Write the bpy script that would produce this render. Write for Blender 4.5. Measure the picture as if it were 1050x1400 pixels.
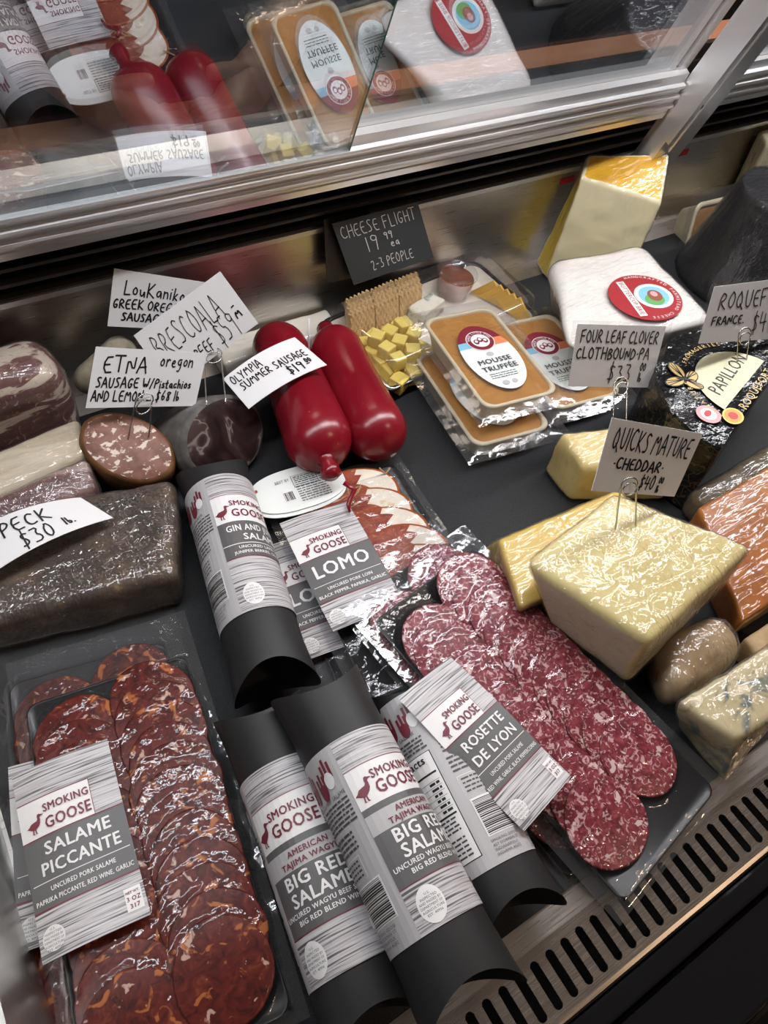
import bpy, bmesh, math, random
import numpy as np
from mathutils import Vector, Matrix, noise
rnd = random.Random(7)
S = bpy.context.scene
for o in list(bpy.data.objects): bpy.data.objects.remove(o)
COL = S.collection
R = math.radians
# ------------------------------------------------------------------ camera, world, light, exposure
FPX, CX, CY, H = 1000., 525., 700., .52
_X = Vector((2175, 930, -FPX)).normalized()
_Z = Vector((117, 800, FPX)).normalized(); _Z = (_Z - _X * _Z.dot(_X)).normalized()
_Y = _Z.cross(_X)
ROT = Matrix((_X, _Y, _Z))            # world = ROT @ cam
CAMPOS = Vector((0, 0, H))
cam = bpy.data.cameras.new('camera'); camo = bpy.data.objects.new('camera', cam); COL.objects.link(camo)
cam.sensor_fit = 'VERTICAL'; cam.sensor_height = 36; cam.sensor_width = 27
cam.lens = 36 * FPX / 1400; cam.clip_start = .01
camo.matrix_world = Matrix.Translation(CAMPOS) @ ROT.to_4x4()
S.camera = camo
S.view_settings.view_transform = 'Standard'; S.view_settings.look = 'None'
S.view_settings.gamma = 1; S.view_settings.use_curve_mapping = False
S.view_settings.exposure = 0.2
w = bpy.data.worlds.new('world'); S.world = w; w.use_nodes = True
wn = w.node_tree
bg = wn.nodes['Background']; bg.inputs[1].default_value = 0.13
tc = wn.nodes.new('ShaderNodeTexCoord'); sx = wn.nodes.new('ShaderNodeSeparateXYZ'); wr = wn.nodes.new('ShaderNodeValToRGB')
wn.links.new(tc.outputs['Generated'], sx.inputs[0]); wn.links.new(sx.outputs['Z'], wr.inputs[0]); wn.links.new(wr.outputs[0], bg.inputs[0])
cr = wr.color_ramp; cr.elements[0].position = .0; cr.elements[0].color = (.05, .04, .035, 1)
cr.elements[1].position = .75; cr.elements[1].color = (.62, .52, .46, 1)
e = cr.elements.new(.3); e.color = (.30, .21, .16, 1)
def area(name, loc, rot, sx_, sy_, power, col):
    l = bpy.data.lights.new(name, 'AREA'); l.shape = 'RECTANGLE'; l.size = sx_; l.size_y = sy_; l.energy = power; l.color = col
    o = bpy.data.objects.new(name, l); COL.objects.link(o); o.location = loc; o.rotation_euler = rot; return o
area('case_led_strip', (.65, .370, .66), (R(-10), 0, 0), 2.1, .06, 11.5, (1, .98, .985))
area('ceiling_lamp', (1.4, -1.2, 1.9), (R(-41), R(22), 0), .3, .3, 26, (1, .72, .48))
area('staff_side_fill', (.6, 1.5, 1.3), (0, 0, 0), .6, .6, 20, (1, .76, .60))  # added fill light, brightens the counter and person behind the doors

# ------------------------------------------------------------------ coordinates measured on the photograph
def ray(px, py): return ROT @ Vector(((px - CX) / FPX, -(py - CY) / FPX, -1))
def P(px, py, h=0.):
    d = ray(px, py); return CAMPOS + d * ((h - H) / d.z)
def PY(px, py, y):
    d = ray(px, py); return CAMPOS + d * (y / d.y)
def PP(px, py, p0, n):
    d = ray(px, py); return CAMPOS + d * ((p0 - CAMPOS).dot(n) / d.dot(n))

# ------------------------------------------------------------------ materials
MATS = {}
def nm(name):
    m = bpy.data.materials.new(name); m.use_nodes = True; MATS[name] = m
    nt = m.node_tree; return m, nt, nt.nodes['Principled BSDF']
W3 = lambda v: (v, v, v)
def c4(c): return (c[0], c[1], c[2], 1)
def simple(name, col, rough=.5, metal=0., spec=.5, bump=None, coat=0.):
    m, nt, b = nm(name)
    b.inputs['Base Color'].default_value = c4(col); b.inputs['Roughness'].default_value = rough
    b.inputs['Metallic'].default_value = metal; b.inputs['Specular IOR Level'].default_value = spec
    b.inputs['Coat Weight'].default_value = coat
    if bump: addbump(nt, b, *bump)
    return m
def tex(nt, kind, scale, detail=3, stretch=None, coord='Object', rand=False, dist=0., rough=.55):
    t = nt.nodes.new('ShaderNodeTexCoord'); out = t.outputs[coord]
    if stretch or rand:
        mp = nt.nodes.new('ShaderNodeMapping'); nt.links.new(out, mp.inputs[0])
        if stretch: mp.inputs['Scale'].default_value = stretch
        if rand:
            oi = nt.nodes.new('ShaderNodeObjectInfo'); vm = nt.nodes.new('ShaderNodeVectorMath'); vm.operation = 'SCALE'
            cb = nt.nodes.new('ShaderNodeCombineXYZ')
            for i in range(3): nt.links.new(oi.outputs['Random'], cb.inputs[i])
            nt.links.new(cb.outputs[0], vm.inputs[0]); vm.inputs['Scale'].default_value = 3.
            nt.links.new(vm.outputs[0], mp.inputs['Location'])
        out = mp.outputs[0]
    if kind == 'noise':
        n = nt.nodes.new('ShaderNodeTexNoise'); n.inputs['Scale'].default_value = scale; n.inputs['Detail'].default_value = detail
        n.inputs['Distortion'].default_value = dist; n.inputs['Roughness'].default_value = rough
        nt.links.new(out, n.inputs['Vector']); return n.outputs['Fac']
    if kind == 'voronoi':
        n = nt.nodes.new('ShaderNodeTexVoronoi'); n.inputs['Scale'].default_value = scale
        if dist:
            nz = nt.nodes.new('ShaderNodeTexNoise'); nz.inputs['Scale'].default_value = scale * .8
            nt.links.new(out, nz.inputs['Vector']); mx = nt.nodes.new('ShaderNodeMix'); mx.data_type = 'VECTOR'
            mx.inputs[0].default_value = dist; nt.links.new(out, mx.inputs[4]); nt.links.new(nz.outputs['Color'], mx.inputs[5]); out = mx.outputs[1]
        nt.links.new(out, n.inputs['Vector']); return n.outputs['Distance']
    if kind == 'wave':
        n = nt.nodes.new('ShaderNodeTexWave'); n.inputs['Scale'].default_value = scale; n.inputs['Distortion'].default_value = dist
        n.inputs['Detail'].default_value = detail; nt.links.new(out, n.inputs['Vector']); return n.outputs['Fac']
def ramp(nt, fac, stops):
    r = nt.nodes.new('ShaderNodeValToRGB'); nt.links.new(fac, r.inputs[0]); cr = r.color_ramp
    cr.elements[0].position = stops[0][0]; cr.elements[0].color = c4(stops[0][1])
    cr.elements[1].position = stops[-1][0]; cr.elements[1].color = c4(stops[-1][1])
    for p, c in stops[1:-1]:
        e = cr.elements.new(p); e.color = c4(c)
    return r.outputs[0]
def mixc(nt, fac, a, b):
    mx = nt.nodes.new('ShaderNodeMix'); mx.data_type = 'RGBA'
    if hasattr(fac, 'links'): nt.links.new(fac, mx.inputs[0])
    else: mx.inputs[0].default_value = fac
    for s, v in ((6, a), (7, b)):
        if hasattr(v, 'links'): nt.links.new(v, mx.inputs[s])
        else: mx.inputs[s].default_value = c4(v)
    return mx.outputs[2]
def addbump(nt, b, scale, strength, dist=.001, kind='noise', stretch=None, detail=3):
    f = tex(nt, kind, scale, detail, stretch); bp = nt.nodes.new('ShaderNodeBump')
    bp.inputs['Strength'].default_value = strength; bp.inputs['Distance'].default_value = dist
    nt.links.new(f, bp.inputs['Height']); nt.links.new(bp.outputs[0], b.inputs['Normal'])
def spotty(name, stops, scale, detail=4, kind='noise', rough=.4, stretch=None, rand=False, dist=0., layers=(), bump=None, spec=.22, nrough=.55):
    """base colour ramp over one texture, then further (texture, threshold, colour) layers on top"""
    m, nt, b = nm(name)
    c = ramp(nt, tex(nt, kind, scale, detail, stretch, rand=rand, dist=dist, rough=nrough), stops)
    for (k, sc, lo, hi, col, st, ds) in layers:
        f = ramp(nt, tex(nt, k, sc, 3, st, rand=rand, dist=ds), [(lo, W3(0)), (hi, W3(1))] if lo < hi else [(hi, W3(1)), (lo, W3(0))])
        c = mixc(nt, f, c, col)
    nt.links.new(c, b.inputs['Base Color']); b.inputs['Roughness'].default_value = rough; b.inputs['Specular IOR Level'].default_value = spec
    if bump: addbump(nt, b, *bump)
    return m
def clear(name, tint, gl, rough, bumps, haze=0., edge=.5):
    """clear plastic: transparent + glossy + a little haze, crinkled by bump"""
    m, nt, b = nm(name); nt.nodes.remove(b); out = nt.nodes['Material Output']
    t = nt.nodes.new('ShaderNodeBsdfTransparent'); t.inputs[0].default_value = c4(tint)
    g = nt.nodes.new('ShaderNodeBsdfGlossy'); g.inputs['Roughness'].default_value = rough
    lw = nt.nodes.new('ShaderNodeFresnel'); ge = nt.nodes.new('ShaderNodeNewGeometry'); io = nt.nodes.new('ShaderNodeMapRange')
    io.inputs['To Min'].default_value = 1.45; io.inputs['To Max'].default_value = 1 / 1.45; nt.links.new(ge.outputs['Backfacing'], io.inputs[0]); nt.links.new(io.outputs[0], lw.inputs['IOR'])
    mr = nt.nodes.new('ShaderNodeMath'); mr.operation = 'MULTIPLY_ADD'; mr.use_clamp = True; nt.links.new(lw.outputs[0], mr.inputs[0])
    mr.inputs[1].default_value = 1.5 * edge / .5; mr.inputs[2].default_value = gl - .04
    mn = nt.nodes.new('ShaderNodeMath'); mn.operation = 'MINIMUM'; mn.inputs[1].default_value = .45; nt.links.new(mr.outputs[0], mn.inputs[0])
    mx = nt.nodes.new('ShaderNodeMixShader'); nt.links.new(mn.outputs[0], mx.inputs[0]); nt.links.new(t.outputs[0], mx.inputs[1]); nt.links.new(g.outputs[0], mx.inputs[2])
    prev = None
    for (k, sc, st, ds, stretch) in bumps:
        bp = nt.nodes.new('ShaderNodeBump'); bp.inputs['Strength'].default_value = st; bp.inputs['Distance'].default_value = ds
        hf = tex(nt, 'noise', sc, 1, stretch, dist=.5, rough=.4)
        if k == 'crease': hf = ramp(nt, hf, [(.44, W3(0)), (.50, W3(.8)), (.56, W3(1))])
        nt.links.new(hf, bp.inputs['Height'])
        if prev: nt.links.new(prev, bp.inputs['Normal'])
        prev = bp.outputs[0]
    if prev:
        nt.links.new(prev, g.inputs['Normal']); nt.links.new(prev, lw.inputs['Normal'])
    last = mx
    if haze:
        d = nt.nodes.new('ShaderNodeBsdfDiffuse'); d.inputs[0].default_value = (.8, .8, .82, 1)
        m2 = nt.nodes.new('ShaderNodeMixShader'); m2.inputs[0].default_value = haze
        nt.links.new(mx.outputs[0], m2.inputs[1]); nt.links.new(d.outputs[0], m2.inputs[2]); last = m2
    nt.links.new(last.outputs[0], out.inputs[0]); return m

M = MATS
spotty('mat_rubber', [(.3, (.012, .013, .015)), (.7, (.026, .028, .031))], 900, 2, rough=.6, spec=.25, bump=(1400, .5, .0006))
def metal(name, col, r0, r1, stretch, sc):
    m, nt, b = nm(name); b.inputs['Base Color'].default_value = c4(col); b.inputs['Metallic'].default_value = 1
    f = tex(nt, 'noise', sc, 2, stretch); nt.links.new(ramp(nt, f, [(.3, W3(r0)), (.7, W3(r1))]), b.inputs['Roughness'])
metal('stainless', (.60, .57, .54), .26, .36, (1, 40, 40), 25)
metal('stainless_rail', (.52, .47, .42), .20, .30, (1, 60, 60), 25)
metal('stainless_side', (.62, .62, .60), .28, .40, (40, 1, 40), 25)
metal('aluminium', (.78, .78, .79), .30, .38, (1, 60, 60), 25); MATS['aluminium'].node_tree.nodes['Principled BSDF'].inputs['Metallic'].default_value = .75
simple('black_plastic', (.012, .012, .014), .35); simple('black_gloss', (.006, .006, .007), .06)
simple('slat_plastic', (.05, .046, .044), .3)
simple('glass_edge', (.05, .20, .16), .1)
simple('steel_wire', (.6, .58, .55), .22, 1.)
m, nt, b = nm('coated_glass'); nt.nodes.remove(b)
t = nt.nodes.new('ShaderNodeBsdfTransparent'); t.inputs[0].default_value = (.80, .86, .88, 1)
g = nt.nodes.new('ShaderNodeBsdfGlossy'); g.inputs[0].default_value = (.90, .91, .96, 1); g.inputs['Roughness'].default_value = .0
mx = nt.nodes.new('ShaderNodeMixShader'); mx.inputs[0].default_value = .40
nt.links.new(t.outputs[0], mx.inputs[1]); nt.links.new(g.outputs[0], mx.inputs[2]); nt.links.new(mx.outputs[0], nt.nodes['Material Output'].inputs[0])
clear('vacuum_film', (.97, .97, .97), .055, .03, [('noise', 45, .5, .003, None), ('crease', 60, .5, .0006, None)], .0, .5)
clear('pouch_film', (.93, .93, .95), .06, .05, [('noise', 20, .5, .004, (1, 2, 1)), ('crease', 36, .5, .0008, None)], .010, .6)
clear('cling_wrap', (.97, .97, .97), .09, .03, [('noise', 14, .5, .006, None), ('crease', 26, .8, .0022, (1.2, 4, 1)), ('crease', 55, .6, .0010, (2.5, 1, 1))], .004, .5)
clear('cling_smooth', (.97, .97, .97), .065, .035, [('noise', 16, .5, .006, None), ('crease', 26, .7, .0014, (1, 5, 1))], .002, .5)
clear('clear_plastic', (.96, .96, .97), .06, .03, [('noise', 30, .2, .003, None)], .004, .7)
clear('sleeve_plastic', (.97, .97, .97), .05, .1, [], .02, .5)

M = MATS
spotty('mat_rubber', [(.3, (.012, .013, .015)), (.7, (.026, .028, .031))], 900, 2, rough=.6, spec=.25, bump=(1400, .5, .0006))
def metal(name, col, r0, r1, stretch, sc):
    m, nt, b = nm(name); b.inputs['Base Color'].default_value = c4(col); b.inputs['Metallic'].default_value = 1
    f = tex(nt, 'noise', sc, 2, stretch); nt.links.new(ramp(nt, f, [(.3, W3(r0)), (.7, W3(r1))]), b.inputs['Roughness'])
metal('stainless', (.60, .57, .54), .26, .36, (1, 40, 40), 25)
metal('stainless_rail', (.52, .47, .42), .20, .30, (1, 60, 60), 25)
metal('stainless_side', (.62, .62, .60), .28, .40, (40, 1, 40), 25)
metal('aluminium', (.78, .78, .79), .30, .38, (1, 60, 60), 25); MATS['aluminium'].node_tree.nodes['Principled BSDF'].inputs['Metallic'].default_value = .75
simple('black_plastic', (.012, .012, .014), .35); simple('black_gloss', (.006, .006, .007), .06)
simple('slat_plastic', (.05, .046, .044), .3)
simple('glass_edge', (.05, .20, .16), .1)
simple('steel_wire', (.6, .58, .55), .22, 1.)
m, nt, b = nm('coated_glass'); nt.nodes.remove(b)
t = nt.nodes.new('ShaderNodeBsdfTransparent'); t.inputs[0].default_value = (.80, .86, .88, 1)
g = nt.nodes.new('ShaderNodeBsdfGlossy'); g.inputs[0].default_value = (.90, .91, .96, 1); g.inputs['Roughness'].default_value = .0
mx = nt.nodes.new('ShaderNodeMixShader'); mx.inputs[0].default_value = .40
nt.links.new(t.outputs[0], mx.inputs[1]); nt.links.new(g.outputs[0], mx.inputs[2]); nt.links.new(mx.outputs[0], nt.nodes['Material Output'].inputs[0])
clear('vacuum_film', (.95, .95, .96), .035, .07, [('noise', 60, .55, .004, None), ('noise', 260, .35, .001, None)], .004, .40)
clear('pouch_film', (.93, .93, .95), .05, .10, [('noise', 26, .6, .006, None), ('noise', 160, .3, .001, None)], .03, .55)
clear('cling_wrap', (.95, .95, .95), .07, .10, [('voronoi', 45, .8, .004, (1, 2.2, 1)), ('noise', 120, .7, .003, (2.5, 1, 1)), ('noise', 420, .4, .0012, None)], .035, .6)
clear('cling_smooth', (.96, .96, .96), .05, .12, [('noise', 50, .5, .004, (1, 4, 1)), ('noise', 240, .3, .001, None)], .02, .5)
clear('clear_plastic', (.96, .96, .97), .05, .04, [('noise', 30, .15, .003, None)], .012, .6)
clear('sleeve_plastic', (.97, .97, .97), .05, .1, [], .03, .5)
simple('black_card', (.018, .018, .019), .5, spec=.35, bump=(1500, .15, .0003))
simple('sleeve_inside', (.012, .011, .010), .6)
simple('white_paper', (.82, .81, .83), .6); simple('tag_paper', (.80, .83, .82), .5)
m, nt, b = nm('woodgrain_print')
f = tex(nt, 'noise', 1., 2, (22, 900, 1), coord='UV'); nt.links.new(ramp(nt, f, [(.38, (.10, .095, .10)), (.46, (.44, .42, .44)), (.62, (.60, .58, .60))]), b.inputs['Base Color']); b.inputs['Roughness'].default_value = .42
simple('label_white', (.80, .79, .80), .42); simple('label_grey', (.105, .103, .106), .42); simple('label_pale', (.47, .46, .475), .42)
simple('maroon_ink', (.17, .018, .035), .45); simple('black_ink', (.008, .008, .009), .5); simple('dark_ink', (.07, .068, .075), .5)
simple('white_ink', (.82, .81, .82), .45)
simple('chalkboard', (.036, .042, .050), .6); simple('chalk', (.72, .73, .73), .8)
spotty('salami_dark', [(.28, (.030, .004, .003)), (.45, (.085, .010, .007)), (.6, (.135, .018, .011)), (.72, (.20, .05, .022))], 120, 5, rand=True, dist=1.2, rough=.35,
       layers=[('noise', 75, .60, .66, (.42, .13, .035), None, 1.), ('noise', 95, .655, .70, (.56, .36, .29), None, .6), ('noise', 230, .70, .74, (.5, .22, .1), None, 0)])
spotty('salami_pink', [(.3, (.085, .008, .014)), (.5, (.20, .024, .036)), (.68, (.31, .06, .075))], 150, 5, rand=True, dist=1.2, rough=.35,
       layers=[('noise', 230, .545, .62, (.56, .33, .34), None, 1.4), ('noise', 105, .625, .66, (.68, .49, .48), None, .5)])
spotty('salami_edge', [(.3, (.05, .010, .010)), (.7, (.16, .05, .04))], 200, rand=True, rough=.4)
spotty('loin_meat', [(.3, (.20, .035, .02)), (.7, (.36, .09, .05))], 90, 4, rand=True, rough=.3, layers=[('noise', 60, .62, .70, (.6, .4, .3), (1, 4, 1), 0)])
spotty('loin_fat', [(.3, (.72, .62, .50)), (.6, (.80, .74, .64)), (.75, (.62, .36, .12))], 70, 4, rand=True, rough=.3)
simple('paprika_edge', (.36, .08, .012), .3)
spotty('pork_marbled', [(.40, (.10, .035, .04)), (.50, (.17, .075, .07)), (.535, (.20, .10, .09)), (.555, (.62, .52, .43)), (.75, (.70, .62, .53))], 15, 4, stretch=(.8, 1, 2.6), rough=.35, dist=1.0,
       layers=[('noise', 110, .6, .68, (.42, .28, .25), None, 2.)])
spotty('pork_belly', [(.40, (.12, .05, .05)), (.52, (.20, .10, .095)), (.60, (.42, .30, .27))], 14, 5, stretch=(1, 4, 1), rough=.35, dist=1.)
spotty('pork_fat', [(.3, (.55, .46, .33)), (.7, (.70, .63, .52))], 25, 3, stretch=(1, 4, 1), rough=.35)
spotty('speck_crust', [(.32, (.020, .013, .009)), (.5, (.060, .036, .023)), (.6, (.12, .07, .035)), (.72, (.32, .20, .08))], 26, 8, rough=.45, bump=(160, .6, .002), nrough=.72)
spotty('bresaola_face', [(.35, (.016, .009, .010)), (.50, (.040, .020, .022)), (.545, (.07, .045, .045)), (.565, (.24, .20, .18)), (.60, (.06, .035, .035))], 30, 3, rough=.35, dist=.8)
spotty('bresaola_skin', [(.3, (.04, .035, .033)), (.55, (.15, .14, .135)), (.75, (.33, .31, .29))], 34, 6, rough=.5)
spotty('etna_face', [(.35, (.17, .075, .055)), (.6, (.30, .15, .12))], 60, 4, rough=.4, layers=[('noise', 120, .55, .60, (.76, .64, .56), (1, 1.4, 1), .3), ('noise', 120, .72, .75, (.45, .42, .06), None, 0)])
spotty('etna_rind', [(.3, (.10, .045, .02)), (.7, (.26, .12, .05))], 60, 5, rough=.45, bump=(120, .4, .001))
spotty('grey_casing', [(.3, (.16, .13, .09)), (.7, (.42, .37, .28))], 60, 5, rough=.5)
spotty('red_casing', [(.35, (.185, .004, .012)), (.65, (.235, .007, .018))], 25, 4, rough=.26, layers=[('noise', 210, .72, .77, (.36, .09, .09), (1, 1, 2.2), 0)], bump=(16, .10, .004), spec=.5)
spotty('cheddar_pale', [(.3, (.70, .57, .24)), (.7, (.78, .66, .32))], 30, 3, rough=.35)
spotty('cheddar_cut', [(.35, (.62, .54, .36)), (.6, (.68, .60, .42)), (.72, (.54, .45, .25))], 30, 5, rough=.4)
spotty('cheddar_deep', [(.3, (.66, .44, .10)), (.7, (.74, .53, .16))], 26, 3, rough=.35)
spotty('cheese_orange', [(.35, (.30, .085, .008)), (.65, (.42, .14, .014))], 40, 5, rough=.28, stretch=(3, .7, 1), layers=[('noise', 60, .68, .73, (.6, .3, .08), (1, 3, 1), 0)])
spotty('rind_brown', [(.3, (.055, .04, .022)), (.6, (.14, .10, .055)), (.75, (.30, .22, .12))], 45, 6, rough=.55, bump=(110, .6, .002))
spotty('rind_tan', [(.3, (.24, .15, .07)), (.55, (.40, .28, .15)), (.75, (.56, .44, .28))], 30, 5, rough=.5, bump=(50, .3, .002))
spotty('blue_cheese', [(.38, (.20, .22, .20)), (.47, (.56, .47, .27)), (.62, (.64, .55, .34)), (.75, (.44, .34, .16))], 36, 6, rough=.4, dist=1.2)
spotty('wedge_cheese', [(.3, (.60, .47, .18)), (.6, (.70, .57, .26)), (.75, (.44, .32, .10))], 40, 5, rough=.4)
spotty('brie_paper', [(.35, (.74, .70, .66)), (.65, (.82, .79, .76))], 40, 4, rough=.6, bump=(22, .35, .004))
simple('cheese_cream', (.82, .74, .48), .4); spotty('wax_yellow', [(.3, (.72, .36, .012)), (.7, (.85, .50, .03))], 30, 4, rough=.25, bump=(70, .5, .002))
simple('wax_edge', (.74, .52, .04), .35)
spotty('pate_amber', [(.3, (.37, .155, .022)), (.6, (.46, .21, .034)), (.75, (.40, .17, .03))], 50, 4, rough=.35, layers=[('noise', 160, .74, .77, (.06, .03, .01), None, 0)])
spotty('pate_brown', [(.3, (.30, .14, .04)), (.7, (.42, .21, .07))], 90, 4, rough=.4, layers=[('noise', 130, .68, .72, (.04, .025, .012), None, 0)])
simple('tub_cream', (.66, .58, .40), .38); simple('tub_cream_pale', (.78, .74, .66), .38)
m, nt, b = nm('black_foil'); b.inputs['Roughness'].default_value = .24
nt.links.new(ramp(nt, tex(nt, 'wave', 60, 2, None, dist=16), [(.92, (.008, .008, .008)), (.97, (.05, .036, .012))]), b.inputs['Base Color']); addbump(nt, b, 70, .6, .004)
simple('black_foil_plain', (.008, .008, .009), .2, bump=(60, .7, .005)); simple('black_wax', (.008, .008, .011), .3, spec=.3)
simple('foil_cream', (.62, .60, .42), .4); simple('gold_ink', (.62, .44, .18), .4); simple('sticker_pink', (.62, .33, .36), .5)
simple('sticker_red', (.50, .03, .03), .45); simple('sticker_orange', (.72, .30, .06), .45); simple('sticker_yellow', (.78, .56, .12), .45)
simple('label_red', (.34, .022, .028), .42); simple('label_blue', (.22, .50, .70), .42); simple('label_orange', (.75, .22, .10), .42)
simple('label_mint', (.74, .78, .76), .42); simple('grass_ink', (.12, .36, .10), .5); simple('cow_ink', (.25, .08, .04), .5); simple('label_wine', (.20, .015, .03), .42)
spotty('cracker_tan', [(.3, (.58, .38, .17)), (.7, (.72, .52, .27))], 140, 4, rough=.7)
simple('jam', (.30, .06, .012), .2); simple('red_tape', (.50, .015, .025), .5); simple('twine', (.42, .30, .15), .9)
spotty('cube_cheese', [(.3, (.78, .60, .13)), (.7, (.84, .68, .20))], 60, 3, rough=.4); simple('slice_cheese', (.78, .46, .06), .35)
spotty('blue_wedge', [(.40, (.35, .38, .36)), (.48, (.78, .74, .62)), (.75, (.82, .78, .68))], 70, 4, rough=.4)
spotty('back_room_wall', [(.3, (.05, .035, .03)), (.7, (.09, .06, .05))], 2, 3, rough=.7)
spotty('back_room_floor', [(.3, (.07, .05, .04)), (.7, (.12, .085, .07))], 4, 3, rough=.6)
spotty('counter_wood', [(.3, (.66, .32, .20)), (.7, (.74, .40, .26))], 6, 4, stretch=(1, 8, 1), rough=.4); simple('shirt_maroon', (.09, .018, .022), .8); simple('apron_black', (.012, .013, .018), .8)
simple('trouser_navy', (.02, .025, .04), .8); simple('skin', (.30, .155, .105), .5); simple('hair', (.03, .018, .012), .6)

# ------------------------------------------------------------------ objects and meshes
def thing(name, label, cat, loc=(0, 0, 0), group=None):
    o = bpy.data.objects.new(name, None); COL.objects.link(o); o.location = loc; o.empty_display_size = .02
    return tag(o, label, cat, group)
def tag(o, label, cat, group=None):
    o['label'] = label; o['category'] = cat
    if group: o['group'] = group
    return o
def rootloc(o):
    while o.parent: o = o.parent
    return Vector(o.location)
def mk(name, verts, faces, mats, parent=None, fm=None, smooth=True, uvs=None, kind=None, label=None):
    """one mesh object from world-space vertices"""
    off = rootloc(parent) if parent else Vector((0, 0, 0))
    me = bpy.data.meshes.new(name)
    me.from_pydata([tuple(Vector(v) - off) for v in verts], [], faces)
    if isinstance(mats, str): mats = [mats]
    for m_ in mats: me.materials.append(MATS[m_])
    if fm is not None: me.polygons.foreach_set('material_index', fm)
    me.polygons.foreach_set('use_smooth', [smooth] * len(me.polygons))
    if uvs is not None:
        ul = me.uv_layers.new(name='UVMap')
        for lp in me.loops: ul.data[lp.index].uv = uvs[lp.vertex_index]
    me.update()
    o = bpy.data.objects.new(name, me); COL.objects.link(o)
    if parent: o.parent = parent
    if kind: o['kind'] = kind
    if label: o['label'] = label
    return o
def bm_out(bm, name, mats, parent=None, smooth=True, **k):
    bm.normal_update()
    v = [x.co.copy() for x in bm.verts]; bm.verts.index_update()
    f = [[x.index for x in p.verts] for p in bm.faces]; fm = [p.material_index for p in bm.faces]; bm.free()
    return mk(name, v, f, mats, parent, fm, smooth, **k)
def shade_angle(o, a=40):
    me = o.data; bm = bmesh.new(); bm.from_mesh(me)
    for e_ in bm.edges:
        if len(e_.link_faces) == 2 and e_.calc_face_angle(0) > R(a): e_.smooth = False
    bm.to_mesh(me); bm.free(); return o
def boxes(name, bl, mat, parent=None, bev=0., **k):
    """list of (x0,x1,y0,y1,z0,z1) joined into one mesh"""
    bm = bmesh.new()
    for (x0, x1, y0, y1, z0, z1) in bl:
        r_ = bmesh.ops.create_cube(bm, size=1)
        for v in r_['verts']: v.co = Vector(((x0 + x1) / 2 + v.co.x * (x1 - x0), (y0 + y1) / 2 + v.co.y * (y1 - y0), (z0 + z1) / 2 + v.co.z * (z1 - z0)))
    if bev: bmesh.ops.bevel(bm, geom=bm.edges[:], offset=bev, segments=2, affect='EDGES', profile=.5)
    return bm_out(bm, name, mat, parent, smooth=False, **k)
def loft(loops, cap=(True, True), closed=True):
    n = len(loops[0]); v = [p for l in loops for p in l]; f = []
    for i in range(len(loops) - 1):
        for j in range(n if closed else n - 1):
            k = (j + 1) % n; f.append([i * n + j, i * n + k, (i + 1) * n + k, (i + 1) * n + j])
    if cap[0]: f.append(list(range(n))[::-1])
    if cap[1]: f.append([(len(loops) - 1) * n + j for j in range(n)])
    return v, f
def tube(pts, r, n=8):
    pts = [Vector(p) for p in pts]; loops = []; prev = None
    for i, p in enumerate(pts):
        d = (pts[min(i + 1, len(pts) - 1)] - pts[max(i - 1, 0)]).normalized()
        a = prev if prev is not None else (Vector((0, 0, 1)) if abs(d.z) < .9 else Vector((1, 0, 0)))
        a = (a - d * a.dot(d)).normalized(); prev = a; b_ = d.cross(a)
        rr = r[i] if isinstance(r, (list, tuple)) else r
        loops.append([p + (a * math.cos(2 * math.pi * k / n) + b_ * math.sin(2 * math.pi * k / n)) * rr for k in range(n)])
    return loft(loops)
def merge(parts):
    v, f = [], []
    for (a, b_) in parts:
        o_ = len(v); v += list(a); f += [[i + o_ for i in q] for q in b_]
    return v, f
def hexa(name, top, bot, mats, parent=None, bev=.006, cuts=10, amp=.0012, nsc=40, fmat=(0,) * 6, seg=4, bulge=0., **k):
    """block from four top and four bottom corners (back-left, back-right, front-right, front-left);
    fmat: material slots for top, bottom, back, right, front, left"""
    bm = bmesh.new(); vs = [bm.verts.new(p) for p in list(top) + list(bot)]
    fs = [(3, 2, 1, 0), (4, 5, 6, 7), (0, 1, 5, 4), (1, 2, 6, 5), (2, 3, 7, 6), (3, 0, 4, 7)]
    for f_, mi in zip(fs, fmat):
        q = bm.faces.new([vs[i] for i in f_]); q.material_index = mi
    bmesh.ops.recalc_face_normals(bm, faces=bm.faces[:])
    bmesh.ops.bevel(bm, geom=bm.edges[:], offset=bev, segments=seg, affect='EDGES', profile=.5)
    for _ in range(5):
        ln = [e_ for e_ in bm.edges if e_.calc_length() > max(.006, bev * .8)]
        if not ln or len(bm.verts) > 6000: break
        bmesh.ops.subdivide_edges(bm, edges=ln, cuts=1, use_grid_fill=True)
    bmesh.ops.triangulate(bm, faces=[f_ for f_ in bm.faces if len(f_.verts) > 4])
    bm.normal_update(); c = sum((v.co for v in bm.verts), Vector()) / len(bm.verts)
    for v in bm.verts:
        q = v.co * nsc
        v.co += v.normal * (amp * (noise.noise(q) + .5 * noise.noise(q * 2.7)))
        if v.co.z < .0022: v.co.z = .0022
    return bm_out(bm, name, mats, parent, **k)
def wrap(o, off=.0009, amp=.0008, nsc=90, mat='cling_wrap', name='plastic_wrap', parent=None):
    me = o.data; me.update(); base = rootloc(o); v = []; rs = Vector((rnd.random() * 9, 0, 0))
    for x in me.vertices:
        q = (x.co + base) * nsc + rs
        d = off + amp * abs(noise.noise(q)) + amp * .6 * abs(noise.noise(q * 2.3))
        p = x.co + base + x.normal * d
        if p.z < .0021: p.z = .0021
        v.append(p)
    return mk(name, v, [list(p.vertices) for p in me.polygons], mat, parent or o.parent)
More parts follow.
